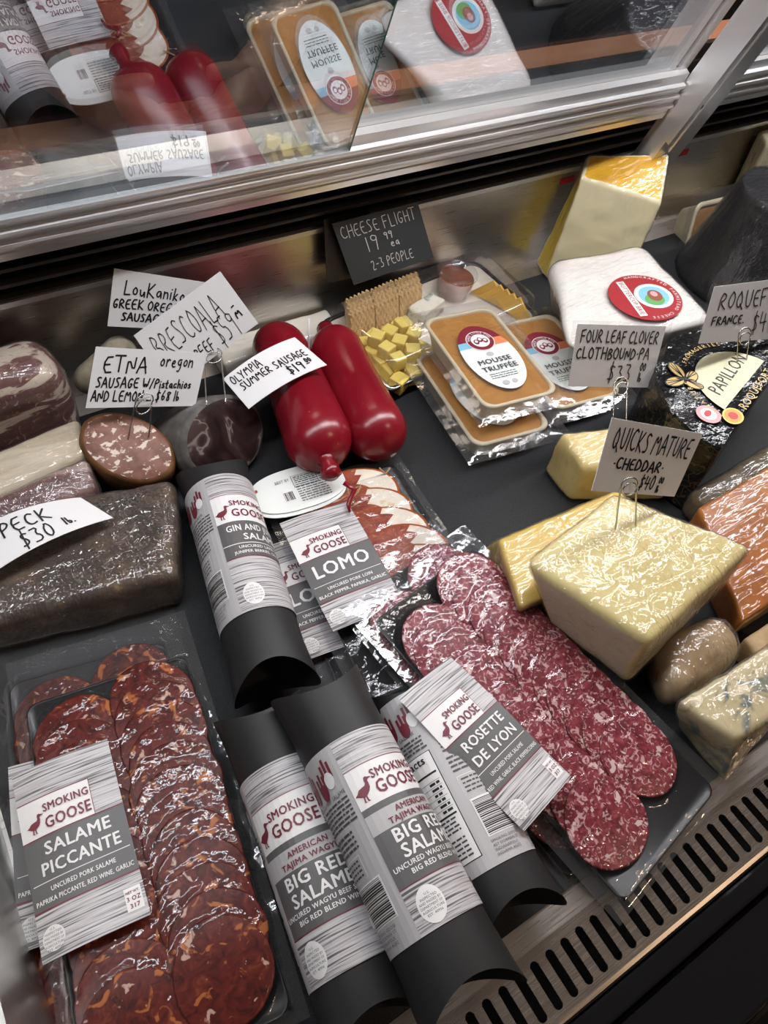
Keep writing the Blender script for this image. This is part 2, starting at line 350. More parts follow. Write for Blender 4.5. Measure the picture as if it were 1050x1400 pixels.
def drop(top, z=.0022, ex=0., sh=(0, 0)):
    c = sum((Vector(p) for p in top), Vector()) / 4; out = []
    for p in top:
        p = Vector(p); d = (p - c); d.z = 0
        q = p + d * ex + Vector((sh[0], sh[1], 0)); q.z = z; out.append(q)
    return out
def frame(o, yaw=0, pitch=0, roll=0):
    return Matrix.Translation(Vector(o)) @ Matrix.Rotation(R(yaw), 4, 'Z') @ Matrix.Rotation(R(pitch), 4, 'X') @ Matrix.Rotation(R(roll), 4, 'Y')
def rrect(w_, l_, r, n=5):
    out = []
    for cx_, cy_, a0 in ((w_ / 2 - r, l_ / 2 - r, 0), (-w_ / 2 + r, l_ / 2 - r, 90), (-w_ / 2 + r, -l_ / 2 + r, 180), (w_ / 2 - r, -l_ / 2 + r, 270)):
        for i in range(n + 1):
            a = R(a0 + 90 * i / n); out.append((cx_ + r * math.cos(a), cy_ + r * math.sin(a)))
    return out

# ------------------------------------------------------------------ lettering
_tc = {}
def glyphs(s, bold):
    key = (s, bold)
    if key not in _tc:
        cu = bpy.data.curves.new('lettering', 'FONT'); cu.body = s; cu.size = 1; cu.offset = 0; cu.space_character = 1.08; cu.resolution_u = 2; cu.fill_mode = 'FRONT'
        ob = bpy.data.objects.new('lettering', cu); COL.objects.link(ob)
        dg = bpy.context.evaluated_depsgraph_get(); me = ob.evaluated_get(dg).to_mesh()
        v = [(p.co.x, p.co.y) for p in me.vertices]; f = [list(p.vertices) for p in me.polygons]
        ob.evaluated_get(dg).to_mesh_clear(); bpy.data.objects.remove(ob); bpy.data.curves.remove(cu)
        _tc[key] = (v, f)
    return _tc[key]
# a hand-drawn stroke alphabet (unit height, own width)
HW = {
 'A': [[(0, 0), (.28, 1), (.33, 1), (.58, 0)], [(.1, .36), (.52, .4)]], 'B': [[(.05, 0), (.08, 1), (.42, .92), (.46, .7), (.1, .53), (.5, .4), (.5, .12), (.05, 0)]],
 'C': [[(.5, .85), (.3, 1), (.06, .62), (.08, .2), (.3, 0), (.54, .14)]], 'D': [[(.05, 0), (.08, 1), (.4, .86), (.55, .5), (.4, .1), (.02, 0)]],
 'E': [[(.48, .98), (.06, .95), (.05, .02), (.5, .04)], [(.05, .5), (.4, .53)]], 'F': [[(.5, 1), (.08, .95), (.06, 0)], [(.06, .5), (.4, .54)]],
 'G': [[(.5, .86), (.3, 1), (.06, .6), (.1, .1), (.36, 0), (.52, .42), (.28, .4)]], 'H': [[(.05, 0), (.08, 1)], [(.5, 0), (.52, 1)], [(.06, .5), (.5, .53)]],
 'I': [[(.08, 0), (.1, 1)]], 'J': [[(.4, 1), (.4, .15), (.2, 0), (.02, .2)]], 'K': [[(.06, 0), (.08, 1)], [(.5, .98), (.08, .42), (.54, 0)]], 'L': [[(.08, 1), (.06, .03), (.46, .04)]],
 'M': [[(.02, 0), (.14, 1), (.34, .4), (.56, 1), (.66, 0)]], 'N': [[(.04, 0), (.08, 1), (.5, .03), (.53, 1)]], 'O': [[(.3, 1), (.06, .7), (.06, .25), (.28, 0), (.52, .3), (.5, .8), (.26, 1)]],
 'P': [[(.06, 0), (.08, 1), (.46, .9), (.46, .6), (.08, .46)]], 'Q': [[(.3, 1), (.05, .6), (.1, .1), (.36, .03), (.55, .5), (.3, 1)], [(.34, .26), (.6, -.1)]],
 'R': [[(.06, 0), (.08, 1), (.46, .9), (.44, .6), (.08, .48), (.54, 0)]], 'S': [[(.5, .9), (.26, 1), (.1, .76), (.42, .4), (.4, .08), (.04, .06)]],
 'T': [[(0, .98), (.58, 1)], [(.3, .98), (.28, 0)]], 'U': [[(.06, 1), (.07, .2), (.28, 0), (.5, .24), (.53, 1)]], 'V': [[(.02, 1), (.27, 0), (.56, 1)]],
 'W': [[(.02, 1), (.16, 0), (.35, .62), (.52, 0), (.7, 1)]], 'Y': [[(.04, 1), (.28, .5), (.54, 1)], [(.28, .5), (.2, 0)]], 'X': [[(0, 0), (.5, 1)], [(0, 1), (.52, 0)]],
 'Z': [[(.04, 1), (.5, .97), (.03, .03), (.54, .02)]],
 'o': [[(.22, .52), (.04, .3), (.16, .02), (.36, .2), (.3, .5), (.18, .52)]], 'r': [[(.05, 0), (.07, .5)], [(.06, .3), (.2, .5), (.32, .46)]], 'e': [[(.06, .28), (.34, .32), (.26, .54), (.06, .36), (.1, .04), (.36, .08)]],
 'g': [[(.34, .5), (.1, .5), (.06, .2), (.3, .12), (.35, .5), (.32, -.25), (.06, -.26)]], 'n': [[(.04, 0), (.06, .52)], [(.06, .36), (.22, .52), (.34, .4), (.36, 0)]],
 'i': [[(.06, 0), (.07, .48)], [(.08, .68), (.1, .72)]], 's': [[(.3, .48), (.1, .5), (.08, .34), (.3, .2), (.24, .02), (.02, .05)]], 't': [[(.16, .9), (.14, .05), (.3, .04)], [(0, .56), (.32, .6)]],
 'a': [[(.3, .48), (.08, .46), (.06, .08), (.26, .08), (.32, .5), (.36, 0)]], 'c': [[(.32, .44), (.14, .52), (.04, .26), (.14, .02), (.34, .1)]], 'h': [[(.05, 0), (.07, .95)], [(.06, .34), (.24, .5), (.34, .36), (.35, 0)]],
 'l': [[(.06, 0), (.08, 1)]], 'b': [[(.06, .95), (.05, .03), (.28, .06), (.32, .36), (.06, .4)]], 'k': [[(.05, 0), (.07, .9)], [(.3, .5), (.07, .24), (.34, 0)]], 'u': [[(.04, .5), (.06, .08), (.28, .1), (.34, .5), (.36, 0)]],
 'd': [[(.32, .95), (.33, 0)], [(.32, .4), (.1, .46), (.06, .1), (.32, .08)]], 'p': [[(.05, .5), (.04, -.4)], [(.05, .45), (.3, .5), (.32, .14), (.05, .08)]], 'w': [[(.02, .5), (.12, 0), (.24, .36), (.36, 0), (.48, .5)]],
 '$': [[(.5, .82), (.24, .92), (.12, .7), (.42, .42), (.38, .12), (.06, .14)], [(.28, 1.12), (.22, -.12)]],
 '0': [[(.26, 1), (.05, .6), (.1, .1), (.34, .02), (.5, .5), (.4, .95), (.22, 1)]], '1': [[(.1, 1), (.08, 0)]], '2': [[(.06, .8), (.26, 1), (.46, .76), (.05, .02), (.5, .06)]],
 '3': [[(.06, .95), (.46, .96), (.2, .56), (.48, .4), (.4, .06), (.04, .08)]], '4': [[(.1, 1), (.04, .45), (.5, .5)], [(.4, .9), (.36, 0)]], '5': [[(.48, .98), (.12, .96), (.1, .56), (.42, .52), (.42, .08), (.04, .04)]],
 '6': [[(.38, 1), (.08, .45), (.16, .02), (.44, .16), (.36, .46), (.08, .36)]], '8': [[(.44, .86), (.2, 1), (.1, .74), (.44, .3), (.28, 0), (.06, .24), (.48, .86)]], '9': [[(.44, .86), (.16, .98), (.1, .62), (.44, .6), (.46, .95), (.36, 0)]],
 '7': [[(.04, .98), (.5, 1), (.2, 0)]], '/': [[(0, -.05), (.36, 1.05)]], '.': [[(.05, .02), (.09, .07)]], '-': [[(.04, .46), (.34, .5)]], '_': [[(0, .02), (.5, .06)]], '*': [[(.1, .46), (.15, .52)]], "'": [[(.1, 1.), (.06, .8)]],
}
def hand(s, h, wd, jit=.04, seed=1):
    """hand lettering: ribbons of pen strokes; returns verts2d, faces, width"""
    r_ = random.Random(seed * 77 + len(s)); v, f = [], []; x = 0
    for ch in s:
        if ch == ' ': x += .36 * h; continue
        g_ = HW.get(ch) or HW.get(ch.upper())
        if not g_: continue
        wmax = max(p[0] for st in g_ for p in st); dy = r_.uniform(-jit, jit) * h; sc = h * (1 + r_.uniform(-.06, .06))
        for st in g_:
            pts = [Vector((x + p[0] * sc + r_.uniform(-jit, jit) * .5 * h, dy + p[1] * sc + r_.uniform(-jit, jit) * .5 * h)) for p in st]
            if len(pts) > 3:                                    # round the polyline
                q = [pts[0]]
                for i in range(1, len(pts) - 1):
                    q += [pts[i].lerp(pts[i - 1], .3), pts[i].lerp(pts[i + 1], .3)]
                pts = q + [pts[-1]]
            for a, b_ in zip(pts, pts[1:]):
                d = (b_ - a)
                if d.length < 1e-7: continue
                d = d.normalized(); nrm = Vector((-d.y, d.x)) * wd / 2; o_ = len(v); e_ = d * wd * .3
                v += [a - e_ - nrm * .7, b_ + e_ - nrm * .7, b_ + e_ * .3 - nrm, b_ + e_ * .3 + nrm, b_ + e_ - -nrm * .7, a - e_ + nrm * .7, a + nrm, a - nrm]
                f.append([o_ + 7, o_ + 2, o_ + 1, o_ + 4, o_ + 3, o_ + 6, o_ + 5, o_])
        x += (wmax + .16) * sc
    return [(p[0], p[1]) for p in v], f, x
class Lab:
    """flat artwork in metres (x right, y up) that is laid on a surface by a warp function (x, y, lift) -> point"""
    def __init__(s): s.base = []; s.ink = []
    def rect(s, x0, y0, x1, y1, mat, lay=0, base=True, step=.004):
        nx = max(1, int((x1 - x0) / step)); ny = max(1, int((y1 - y0) / .01))
        v = [(x0 + (x1 - x0) * i / nx, y0 + (y1 - y0) * j / ny) for j in range(ny + 1) for i in range(nx + 1)]
        f = [[j * (nx + 1) + i, j * (nx + 1) + i + 1, (j + 1) * (nx + 1) + i + 1, (j + 1) * (nx + 1) + i] for j in range(ny) for i in range(nx)]
        (s.base if base else s.ink).append((v, f, mat, lay)); return s
    def poly(s, pts, mat, lay=3, base=False, maxlen=.003): (s.base if base else s.ink).append(refine(pts, [list(range(len(pts)))], maxlen) + (mat, lay)); return s
    def ell(s, x, y, a, b_, mat, lay=2, base=False, rot=0, n=32, rings=4):
        v = [(x, y)]; f = []; c_, s_ = math.cos(R(rot)), math.sin(R(rot))
        for k in range(1, rings + 1):
            for i in range(n):
                t_ = 2 * math.pi * i / n; px, py = a * k / rings * math.cos(t_), b_ * k / rings * math.sin(t_); v.append((x + px * c_ - py * s_, y + px * s_ + py * c_))
        for i in range(n): f.append([0, 1 + i, 1 + (i + 1) % n])
        for k in range(rings - 1):
            for i in range(n):
                j = (i + 1) % n; f.append([1 + k * n + i, 1 + (k + 1) * n + i, 1 + (k + 1) * n + j, 1 + k * n + j])
        (s.base if base else s.ink).append((v, f, mat, lay)); return s
    def text(s, t_, x, y, h, mat, al='l', wmax=None, bold=.02, lay=4, rot=0):
        v, f = glyphs(t_, bold); 
        if not v: return s
        x0 = min(p[0] for p in v); x1 = max(p[0] for p in v); sc = h / .72; W_ = (x1 - x0) * sc; kx = sc
        if wmax and W_ > wmax: kx = sc * wmax / W_; W_ = wmax
        ox = {'l': 0, 'c': -W_ / 2, 'r': -W_}[al]; c_, s_ = math.cos(R(rot)), math.sin(R(rot)); vv = []
        for p in v:
            a, b_ = ox + (p[0] - x0) * kx, p[1] * sc; vv.append((x + a * c_ - b_ * s_, y + a * s_ + b_ * c_))
        if h > .0035: vv, f = refine(vv, f, .003)
        if bold >= .03:                                  # heavy print: the strokes are doubled sideways
            d, v0 = kx * .026, vv
            for i, (ex, ey) in enumerate(((1, 0), (-1, 0), (0, .7), (0, -.7))):
                vv = [(p[0] + d * (ex * c_ - ey * s_), p[1] + d * (ex * s_ + ey * c_)) for p in v0]
                if i < 3: s.ink.append((vv, f, mat, lay + .12 * i))
            lay += .36
        s.ink.append((vv, f, mat, lay)); return s
    def pen(s, t_, x, y, h, wd, mat='black_ink', wfit=None, al='l', rot=0, seed=1, lay=2, slant=0.):
        v, f, W_ = hand(t_, h, wd, seed=seed); k_ = (wfit / W_) if wfit else 1; W_ *= k_; ox = {'l': 0, 'c': -W_ / 2}[al]
        c_, s_ = math.cos(R(rot)), math.sin(R(rot)); vv = []
        for p in v:
            a, b_ = ox + p[0] * k_ + p[1] * slant, p[1]; vv.append((x + a * c_ - b_ * s_, y + a * s_ + b_ * c_))
        s.ink.append((vv, f, mat, lay)); return s
    def lines(s, x0, x1, y0, y1, n, hgt, mat, seed=1, lay=3):
        """fine print: rows of short word bars"""
        r_ = random.Random(seed)
        for i in range(n):
            y = y0 + (y1 - y0) * (i + .5) / n; x = x0
            while x < x1 - .001:
                wl = min(r_.uniform(.0015, .006), x1 - x); s.rect(x, y - hgt / 2, x + wl, y + hgt / 2, mat, lay, base=False); x += wl + .0008
        return s
    def barcode(s, x0, y0, x1, y1, vertical=False, seed=3):
        s.rect(x0, y0, x1, y1, 'label_white', 2, base=False); r_ = random.Random(seed)
        a0, a1 = (y0, y1) if vertical else (x0, x1); a = a0 + .0008
        while a < a1 - .001:
            wl = r_.choice([.0003, .0005, .0008])
            if vertical: s.rect(x0 + .001, a, x1 - .001, a + wl, 'black_ink', 3, base=False)
            else: s.rect(a, y0 + .001, a + wl, y1 - .001, 'black_ink', 3, base=False)
            a += wl + r_.choice([.0003, .0005, .0007])
        return s
    def goose(s, x, y, h, mat='maroon_ink'):
        pts = [(-.02, .40), (.10, .47), (.22, .60), (.40, .64), (.52, .66), (.585, .74), (.57, .86), (.60, .97), (.68, 1.0), (.76, .95), (.90, .91), (.90, .885), (.77, .86), (.71, .80), (.715, .68), (.70, .52), (.62, .38), (.50, .28), (.44, .24), (.45, .05), (.52, .01), (.40, .0), (.38, .22), (.33, .22), (.31, .05), (.37, .0), (.24, .01), (.27, .24), (.16, .30), (.07, .37)]
        return s.poly([(x + p[0] * h, y + p[1] * h) for p in pts], mat, 4)
    def build(s, parent, warp, name='label', ink='label_lettering', lift=.00016, cat=None):
        objs = []
        for nm_, src, par in ((name, s.base, parent), (ink, s.ink, None)):
            if not src: objs.append(None); continue
            V_, F_, FM, UV, mats = [], [], [], [], []
            for (v, f, mat, lay) in src:
                if mat not in mats: mats.append(mat)
                o_ = len(V_); mi = mats.index(mat)
                for p in v: V_.append(warp(p[0], p[1], lay * lift)); UV.append((p[0], p[1]))
                F_ += [[i + o_ for i in q] for q in f]; FM += [mi] * len(f)
            objs.append(mk(nm_, V_, F_, mats, par if nm_ == name else (objs[0] or parent), FM, smooth=False, uvs=UV))
        return objs
def refine(v, f, maxlen):
    bm = bmesh.new(); vs = [bm.verts.new((p[0], p[1], 0)) for p in v]
    for q in f:
        try: bm.faces.new([vs[i] for i in q])
        except ValueError: pass
    bmesh.ops.triangulate(bm, faces=bm.faces[:])
    for _ in range(4):
        ln = [e_ for e_ in bm.edges if e_.calc_length() > maxlen]
        if not ln: break
        bmesh.ops.subdivide_edges(bm, edges=ln, cuts=1)
        bmesh.ops.triangulate(bm, faces=[q for q in bm.faces if len(q.verts) > 3])
    bm.verts.index_update(); out = ([(q.co.x, q.co.y) for q in bm.verts], [[x.index for x in q.verts] for q in bm.faces]); bm.free(); return out
def flat_warp(F):
    return lambda x, y, z: F @ Vector((x, y, z))

# ================================================================== THE CASE
XL, XR, YW = -.10, 1.75, .597
boxes('floor', [(XL, XR, -.012, YW + .02, -.012, 0)], 'stainless', kind='structure')
boxes('wall_back', [(XL, XR, YW, YW + .012, 0, .120), (XL, XR, .690, .70, .1, .19)], 'stainless', kind='structure')
boxes('wall_left', [(XL - .012, XL, -.02, YW, -.012, .115)], 'stainless_side', kind='structure')
boxes('trim_1', [(XL - .016, XL + .004, -.02, .57, .115, .119)], 'stainless_side', kind='structure')
tag(boxes('rubber_mat', [(XL + .003, XR - .02, .002, .566, 0.0002, .002)], 'mat_rubber'), 'black textured rubber mat lining the bottom of the display case', 'mat')
# black louvre between the wall and the door track
gr = thing('air_grille', 'long black louvred air grille running above the steel back wall', 'grille', (.8, YW, .12))
for z_, y0, y1 in ((.1215, .596, .63), (.138, .590, .63), (.155, .585, .63), (.172, .578, .63)):
    sl = boxes('slat', [(XL, XR, y0, y1, z_ - .0018, z_ + .0018)], 'slat_plastic', gr, bev=.0007)
boxes('back_panel', [(XL, XR, .63, .635, .118, .20)], 'black_plastic', gr)
boxes('lip', [(XL, XR, .5925, .5955, .1165, .1215)], 'aluminium', gr)
# door track, doors and the post between the door bays, in a plane that leans 20 degrees towards the shopper
LEAN = R(20); DO = Vector((0, .56, .17)); DU = Vector((0, -math.sin(LEAN), math.cos(LEAN))); DN = Vector((0, -math.cos(LEAN), -math.sin(LEAN)))
def D(x, u, n): return DO + Vector((x, 0, 0)) + DU * u + DN * n     # x along, u up the slope, n towards the shopper
def slab(name, bl, mat, parent, **k):
    v, f = [], []
    for (x0, x1, u0, u1, n0, n1) in bl:
        o_ = len(v); v += [D(x, u, n) for x in (x0, x1) for u in (u0, u1) for n in (n0, n1)]
        f += [[i + o_ for i in q] for q in ((0, 1, 3, 2), (4, 6, 7, 5), (0, 4, 5, 1), (2, 3, 7, 6), (0, 2, 6, 4), (1, 5, 7, 3))]
    return mk(name, v, f, mat, parent, smooth=False, **k)
for i, (x0, x1) in enumerate(((XL - .3, .752), (.806, 1.7))):
    tr = thing('door_track', ('ridged aluminium sliding door track along the case back, left of the post', 'short ridged aluminium door track at right edge beyond the post')[i], 'track', D((x0 + x1) / 2, 0, 0), 'aluminium door tracks')
    prof = [(.012, -.03), (.012, -.001), (.013, .001), (.021, .0015), (.022, .0005), (.0275, .0005), (.0283, .0035), (.0303, .0042), (.0323, .0035), (.033, .0002), (.039, .0), (.0398, .003), (.0418, .0036), (.0438, .003), (.0445, -.001), (.051, -.0012), (.0518, .0015), (.0535, .002), (.0555, .0015), (.056, -.003), (.066, -.004), (.067, -.014), (.067, -.03)]
    L0 = [D(x0, u, n) for u, n in prof]; L1 = [D(x1, u, n) for u, n in prof]
    v, f = loft([L0, L1]); mk('rail', v, f, 'aluminium', tr, smooth=False)
def door(label, x0, x1, n, fr):
    d = thing('sliding_glass_door', label, 'door', D((x0 + x1) / 2, .05, n), 'sliding glass doors')
    if not fr:
        global DU, DN
        sv = (DU, DN); q = LEAN + R(2.2); DU = Vector((0, -math.sin(q), math.cos(q))); DN = Vector((0, -math.cos(q), -math.sin(q)))
    slab('glass_pane', [(x0, x1, .055, .72, n - .002, n + .002)], 'coated_glass', d)
    if fr:
        slab('frame', [(x0, x1, .056, .068, n - .006, n + .005), (x1 - .012, x1, .040, .72, n - .006, n + .006), (x1 - .026, x1 - .018, .054, .72, n - .003, n + .004)], 'aluminium', d)
    else:
        slab('pane_edge', [(x1, x1 + .0012, .055, .72, n - .0022, n + .0022)], 'glass_edge', d); DU, DN = sv
    return d
door('front sliding glass door on the left mirroring sausages and mousse packs', XL - .3, .331, -.004, False)
door('rear framed sliding glass door mirroring brie and yellow cheese', .300, .752, -.016, True)
door('sliver of sliding glass door right of the slanted post', .806, 1.7, -.014, True)
po = thing('door_post', 'slanted aluminium post between door bays at upper right', 'post', D(.78, 0, 0))
slab('post_bar', [(.754, .804, -.045, .72, -.004, .022)], 'aluminium', po)
slab('post_flange', [(.753, .760, .0, .72, .022, .028), (.775, .779, -.02, .72, .022, .0235)], 'aluminium', po)
for u in (.045, .30):
    c_ = D(.768, u, .0225); v, f = loft([[c_ + DN * h_ + (Vector((1, 0, 0)) * math.cos(a) + DU * math.sin(a)) * r_ for a in [2 * math.pi * k / 12 for k in range(12)]] for r_, h_ in ((.0036, 0), (.0032, .0016), (.0015, .0022))]); mk('screw', v, f, 'steel_wire', po)
for i, (pa, pb, lb) in enumerate((((766, 249), (785, 245), 'red tape strip on the steel wall left of the tall yellow cheese'), ((918, 213), (940, 209), 'red tape strip on the steel wall right of the tall yellow cheese'))):
    a, b_ = PY(*pa, YW - .0008), PY(*pb, YW - .0008)
    tag(boxes('red_tape_strip', [(a.x, b_.x, YW - .0012, YW - .0001, a.z - .0035, a.z + .0035)], 'red_tape'), lb, 'tape', 'red tape strips')
# perforated return-air rail at the front
rl = thing('air_return_rail', 'brushed steel rail with oblong slots along the case front', 'rail', (.4, -.03, 0))
def slotted(x0, x1, y0, y1, z, pitch, sw, sl):
    v, f = [], []; n = int((x1 - x0) / pitch); yc = (y0 + y1) / 2 - .001
    for i in range(n):
        xc = x0 + (i + .5) * pitch; N_ = 24; inner, outer = [], []
        for k in range(N_):
            a = 2 * math.pi * k / N_; cx_, cy_ = math.cos(a), math.sin(a)
            inner.append((xc + sw / 2 * cx_, yc + (sl / 2 - sw / 2) * (1 if cy_ >= 0 else -1) * (0 if abs(cy_) < 1e-6 else 1) + sw / 2 * cy_))
            t_ = min(pitch / 2 / abs(cx_) if abs(cx_) > 1e-6 else 9, ((y1 - yc) if cy_ > 0 else (yc - y0)) / abs(cy_) if abs(cy_) > 1e-6 else 9)
            outer.append((xc + t_ * cx_, yc + t_ * cy_))
        ca = [(k, c) for k, c in ((math.atan2(y1 - yc, pitch / 2), (xc + pitch / 2, y1)), (math.pi - math.atan2(y1 - yc, pitch / 2), (xc - pitch / 2, y1)), (math.pi + math.atan2(yc - y0, pitch / 2), (xc - pitch / 2, y0)), (2 * math.pi - math.atan2(yc - y0, pitch / 2), (xc + pitch / 2, y0)))]
        o_ = len(v); v += [(p[0], p[1], z) for p in inner] + [(p[0], p[1], z) for p in outer] + [(c[0], c[1], z) for _, c in ca] + [(p[0], p[1], z - .0022) for p in inner]
        for k in range(N_):
            k2 = (k + 1) % N_; a0 = 2 * math.pi * k / N_; a1 = a0 + 2 * math.pi / N_
            cor = [N_ * 2 + j for j, (ak, _) in enumerate(ca) if a0 < ak < a1]
            f.append([o_ + q for q in [k, N_ + k] + cor + [N_ + k2, k2]]); f.append([o_ + k, o_ + k2, o_ + 2 * N_ + 4 + k2, o_ + 2 * N_ + 4 + k])
    return v, f
v, f = slotted(-.09, 1.41, -.050, -.012, .0, .0125, .0062, .0285); mk('slotted_plate', v, f, 'stainless_rail', rl, smooth=False)
v, f = loft([[(x, -.050, 0), (x, -.0525, -.0008), (x, -.054, -.003), (x, -.054, -.02), (x, -.0505, -.02), (x, -.0505, -.003)] for x in (-.09, 1.41)]); mk('folded_edge', v, f, 'stainless_rail', rl, smooth=False)
boxes('duct', [(-.09, 1.41, -.052, -.0125, -.07, -.06), (-.09, 1.41, -.052, -.050, -.07, -.022), (-.09, 1.41, -.014, -.0125, -.07, -.004)], 'black_plastic', rl)
boxes('trim_2', [(-.3, 1.6, -.0685, -.055, -.05, -.004)], 'black_gloss', kind='structure', bev=.002)
boxes('wall_front', [(-.3, 1.6, -.115, -.070, -.20, -.012), (-.3, 1.6, -.32, -.118, -.22, -.03)], 'black_gloss', kind='structure', bev=.003)
# the shop behind the doors
boxes('floor_staff_side', [(-2.5, 4, .70, 3.4, -1.02, -1.0)], 'back_room_floor', kind='structure')
boxes('wall_staff_side', [(-2.5, 4, 3.4, 3.45, -1.0, 2.2)], 'back_room_wall', kind='structure')

tag(boxes('staff_counter', [(-1.2, 1.6, .72, 1.00, .050, .080), (-1.2, 1.6, .75, .96, -1.0, .049)], 'counter_wood', bev=.003), 'copper coloured counter seen through the glass doors', 'counter')
def person():
    C0 = Vector((.36, 1.18, -.965)); V, E, RD = [], [], []
    def add(p, r, par=None):
        V.append(C0 + Vector(p)); RD.append(r); i = len(V) - 1
        if par is not None: E.append((par, i))
        return i
    pel = add((0, 0, .93), .115); ab = add((0, 0, 1.10), .110, pel); ch = add((0, .0, 1.30), .125, ab); nk = add((0, .0, 1.47), .055, ch); hd0 = add((0, -.015, 1.55), .070, nk); hd = add((0, -.02, 1.63), .082, hd0); add((0, -.01, 1.70), .070, hd)
    for s_, hx in ((1, .02), (-1, -.10)):
        sh = add((s_ * .17, 0, 1.41), .062, ch); el = add((s_ * .24, -.05, 1.14), .042, sh); fm_ = add((s_ * .15, -.16, 1.10), .038, el); wr = add((hx + s_ * .045, -.25, 1.085), .026, fm_)
        pm = add((hx + s_ * .005, -.285, 1.082), .028, wr)
        for k in range(4):
            b_ = add((hx - s_ * (.018 + .004 * k), -.30 + .016 * k - .02, 1.085 - .004 * k), .0095, pm); c_ = add((hx - s_ * (.045 - .004 * abs(k - 1)), -.30 + .014 * k - .01, 1.078), .0088, b_); add((hx - s_ * (.060 - .006 * abs(k - 1)), -.295 + .013 * k, 1.066), .0075, c_)
        t1 = add((hx - s_ * .0, -.262, 1.108), .011, wr); add((hx - s_ * .028, -.272, 1.112), .009, t1)
        hp = add((s_ * .09, 0, .88), .090, pel); kn = add((s_ * .10, -.015, .48), .060, hp); an = add((s_ * .10, .02, .09), .040, kn); add((s_ * .11, -.13, .035), .036, an)
    me = bpy.data.meshes.new('person'); me.from_pydata(V, E, []); o = bpy.data.objects.new('person', me); COL.objects.link(o)
    m_ = o.modifiers.new('skin', 'SKIN'); m2 = o.modifiers.new('sub', 'SUBSURF'); m2.levels = m2.render_levels = 2
    for d_, r in zip(me.skin_vertices[0].data, RD): d_.radius = (r, r)
    me.skin_vertices[0].data[0].use_root = True
    dg = bpy.context.evaluated_depsgraph_get(); nm_ = bpy.data.meshes.new_from_object(o.evaluated_get(dg)); bpy.data.objects.remove(o)
    off = C0; vv = [v.co.copy() for v in nm_.vertices]; ff = [list(p.vertices) for p in nm_.polygons]
    t = thing('person', 'person in a maroon shirt behind the glass doors, hands together over the counter', 'person', C0)
    mk('body', vv, ff, 'skin', t)
    def sec(z, a, b_, y=0., x=0.): return [C0 + Vector((x + a * math.cos(q), y + b_ * math.sin(q), z)) for q in [2 * math.pi * k / 28 for k in range(28)]]
    v, f = loft([sec(.86, .175, .135), sec(1.0, .17, .135), sec(1.15, .165, .135), sec(1.3, .185, .14), sec(1.40, .19, .115), sec(1.455, .12, .085), sec(1.485, .068, .066)], (False, False))
    sl = [tube([C0 + Vector((s_ * .13, 0, 1.405)), C0 + Vector((s_ * .19, -.005, 1.36)), C0 + Vector((s_ * .225, -.03, 1.22))], [.078, .074, .062], 16) for s_ in (1, -1)]
    mk('shirt', *merge([(v, f)] + sl), 'shirt_maroon', t)
    v, f = loft([[C0 + Vector((.15 * math.sin(q) * k, -.143 * math.cos(q) * (1.0 if z > .9 else 1.05), z)) for q in [(-1.1 + 2.2 * i / 14) for i in range(15)]] for z, k in ((.55, 1.25), (.75, 1.25), (.95, 1.2), (1.15, 1.12), (1.36, .6))], (False, False), False); mk('apron', v, f, 'apron_black', t)
    mk('trousers', *merge([tube([C0 + Vector((s_ * .085, 0, .92)), C0 + Vector((s_ * .10, -.01, .48)), C0 + Vector((s_ * .10, .01, .08))], [.112, .08, .068], 18) for s_ in (1, -1)]), 'trouser_navy', t)
    hv = [C0 + Vector((.092 * math.cos(q) * math.cos(p), .006 + .105 * math.sin(q) * math.cos(p), 1.65 + .105 * math.sin(p))) for p in [R(-30 + 120 * i / 8) for i in range(9)] for q in [R(-40 + 260 * k / 20) for k in range(21)]]
    mk('hair', hv, [[j * 21 + i, j * 21 + i + 1, (j + 1) * 21 + i + 1, (j + 1) * 21 + i] for j in range(8) for i in range(20)], 'hair', t)
person()

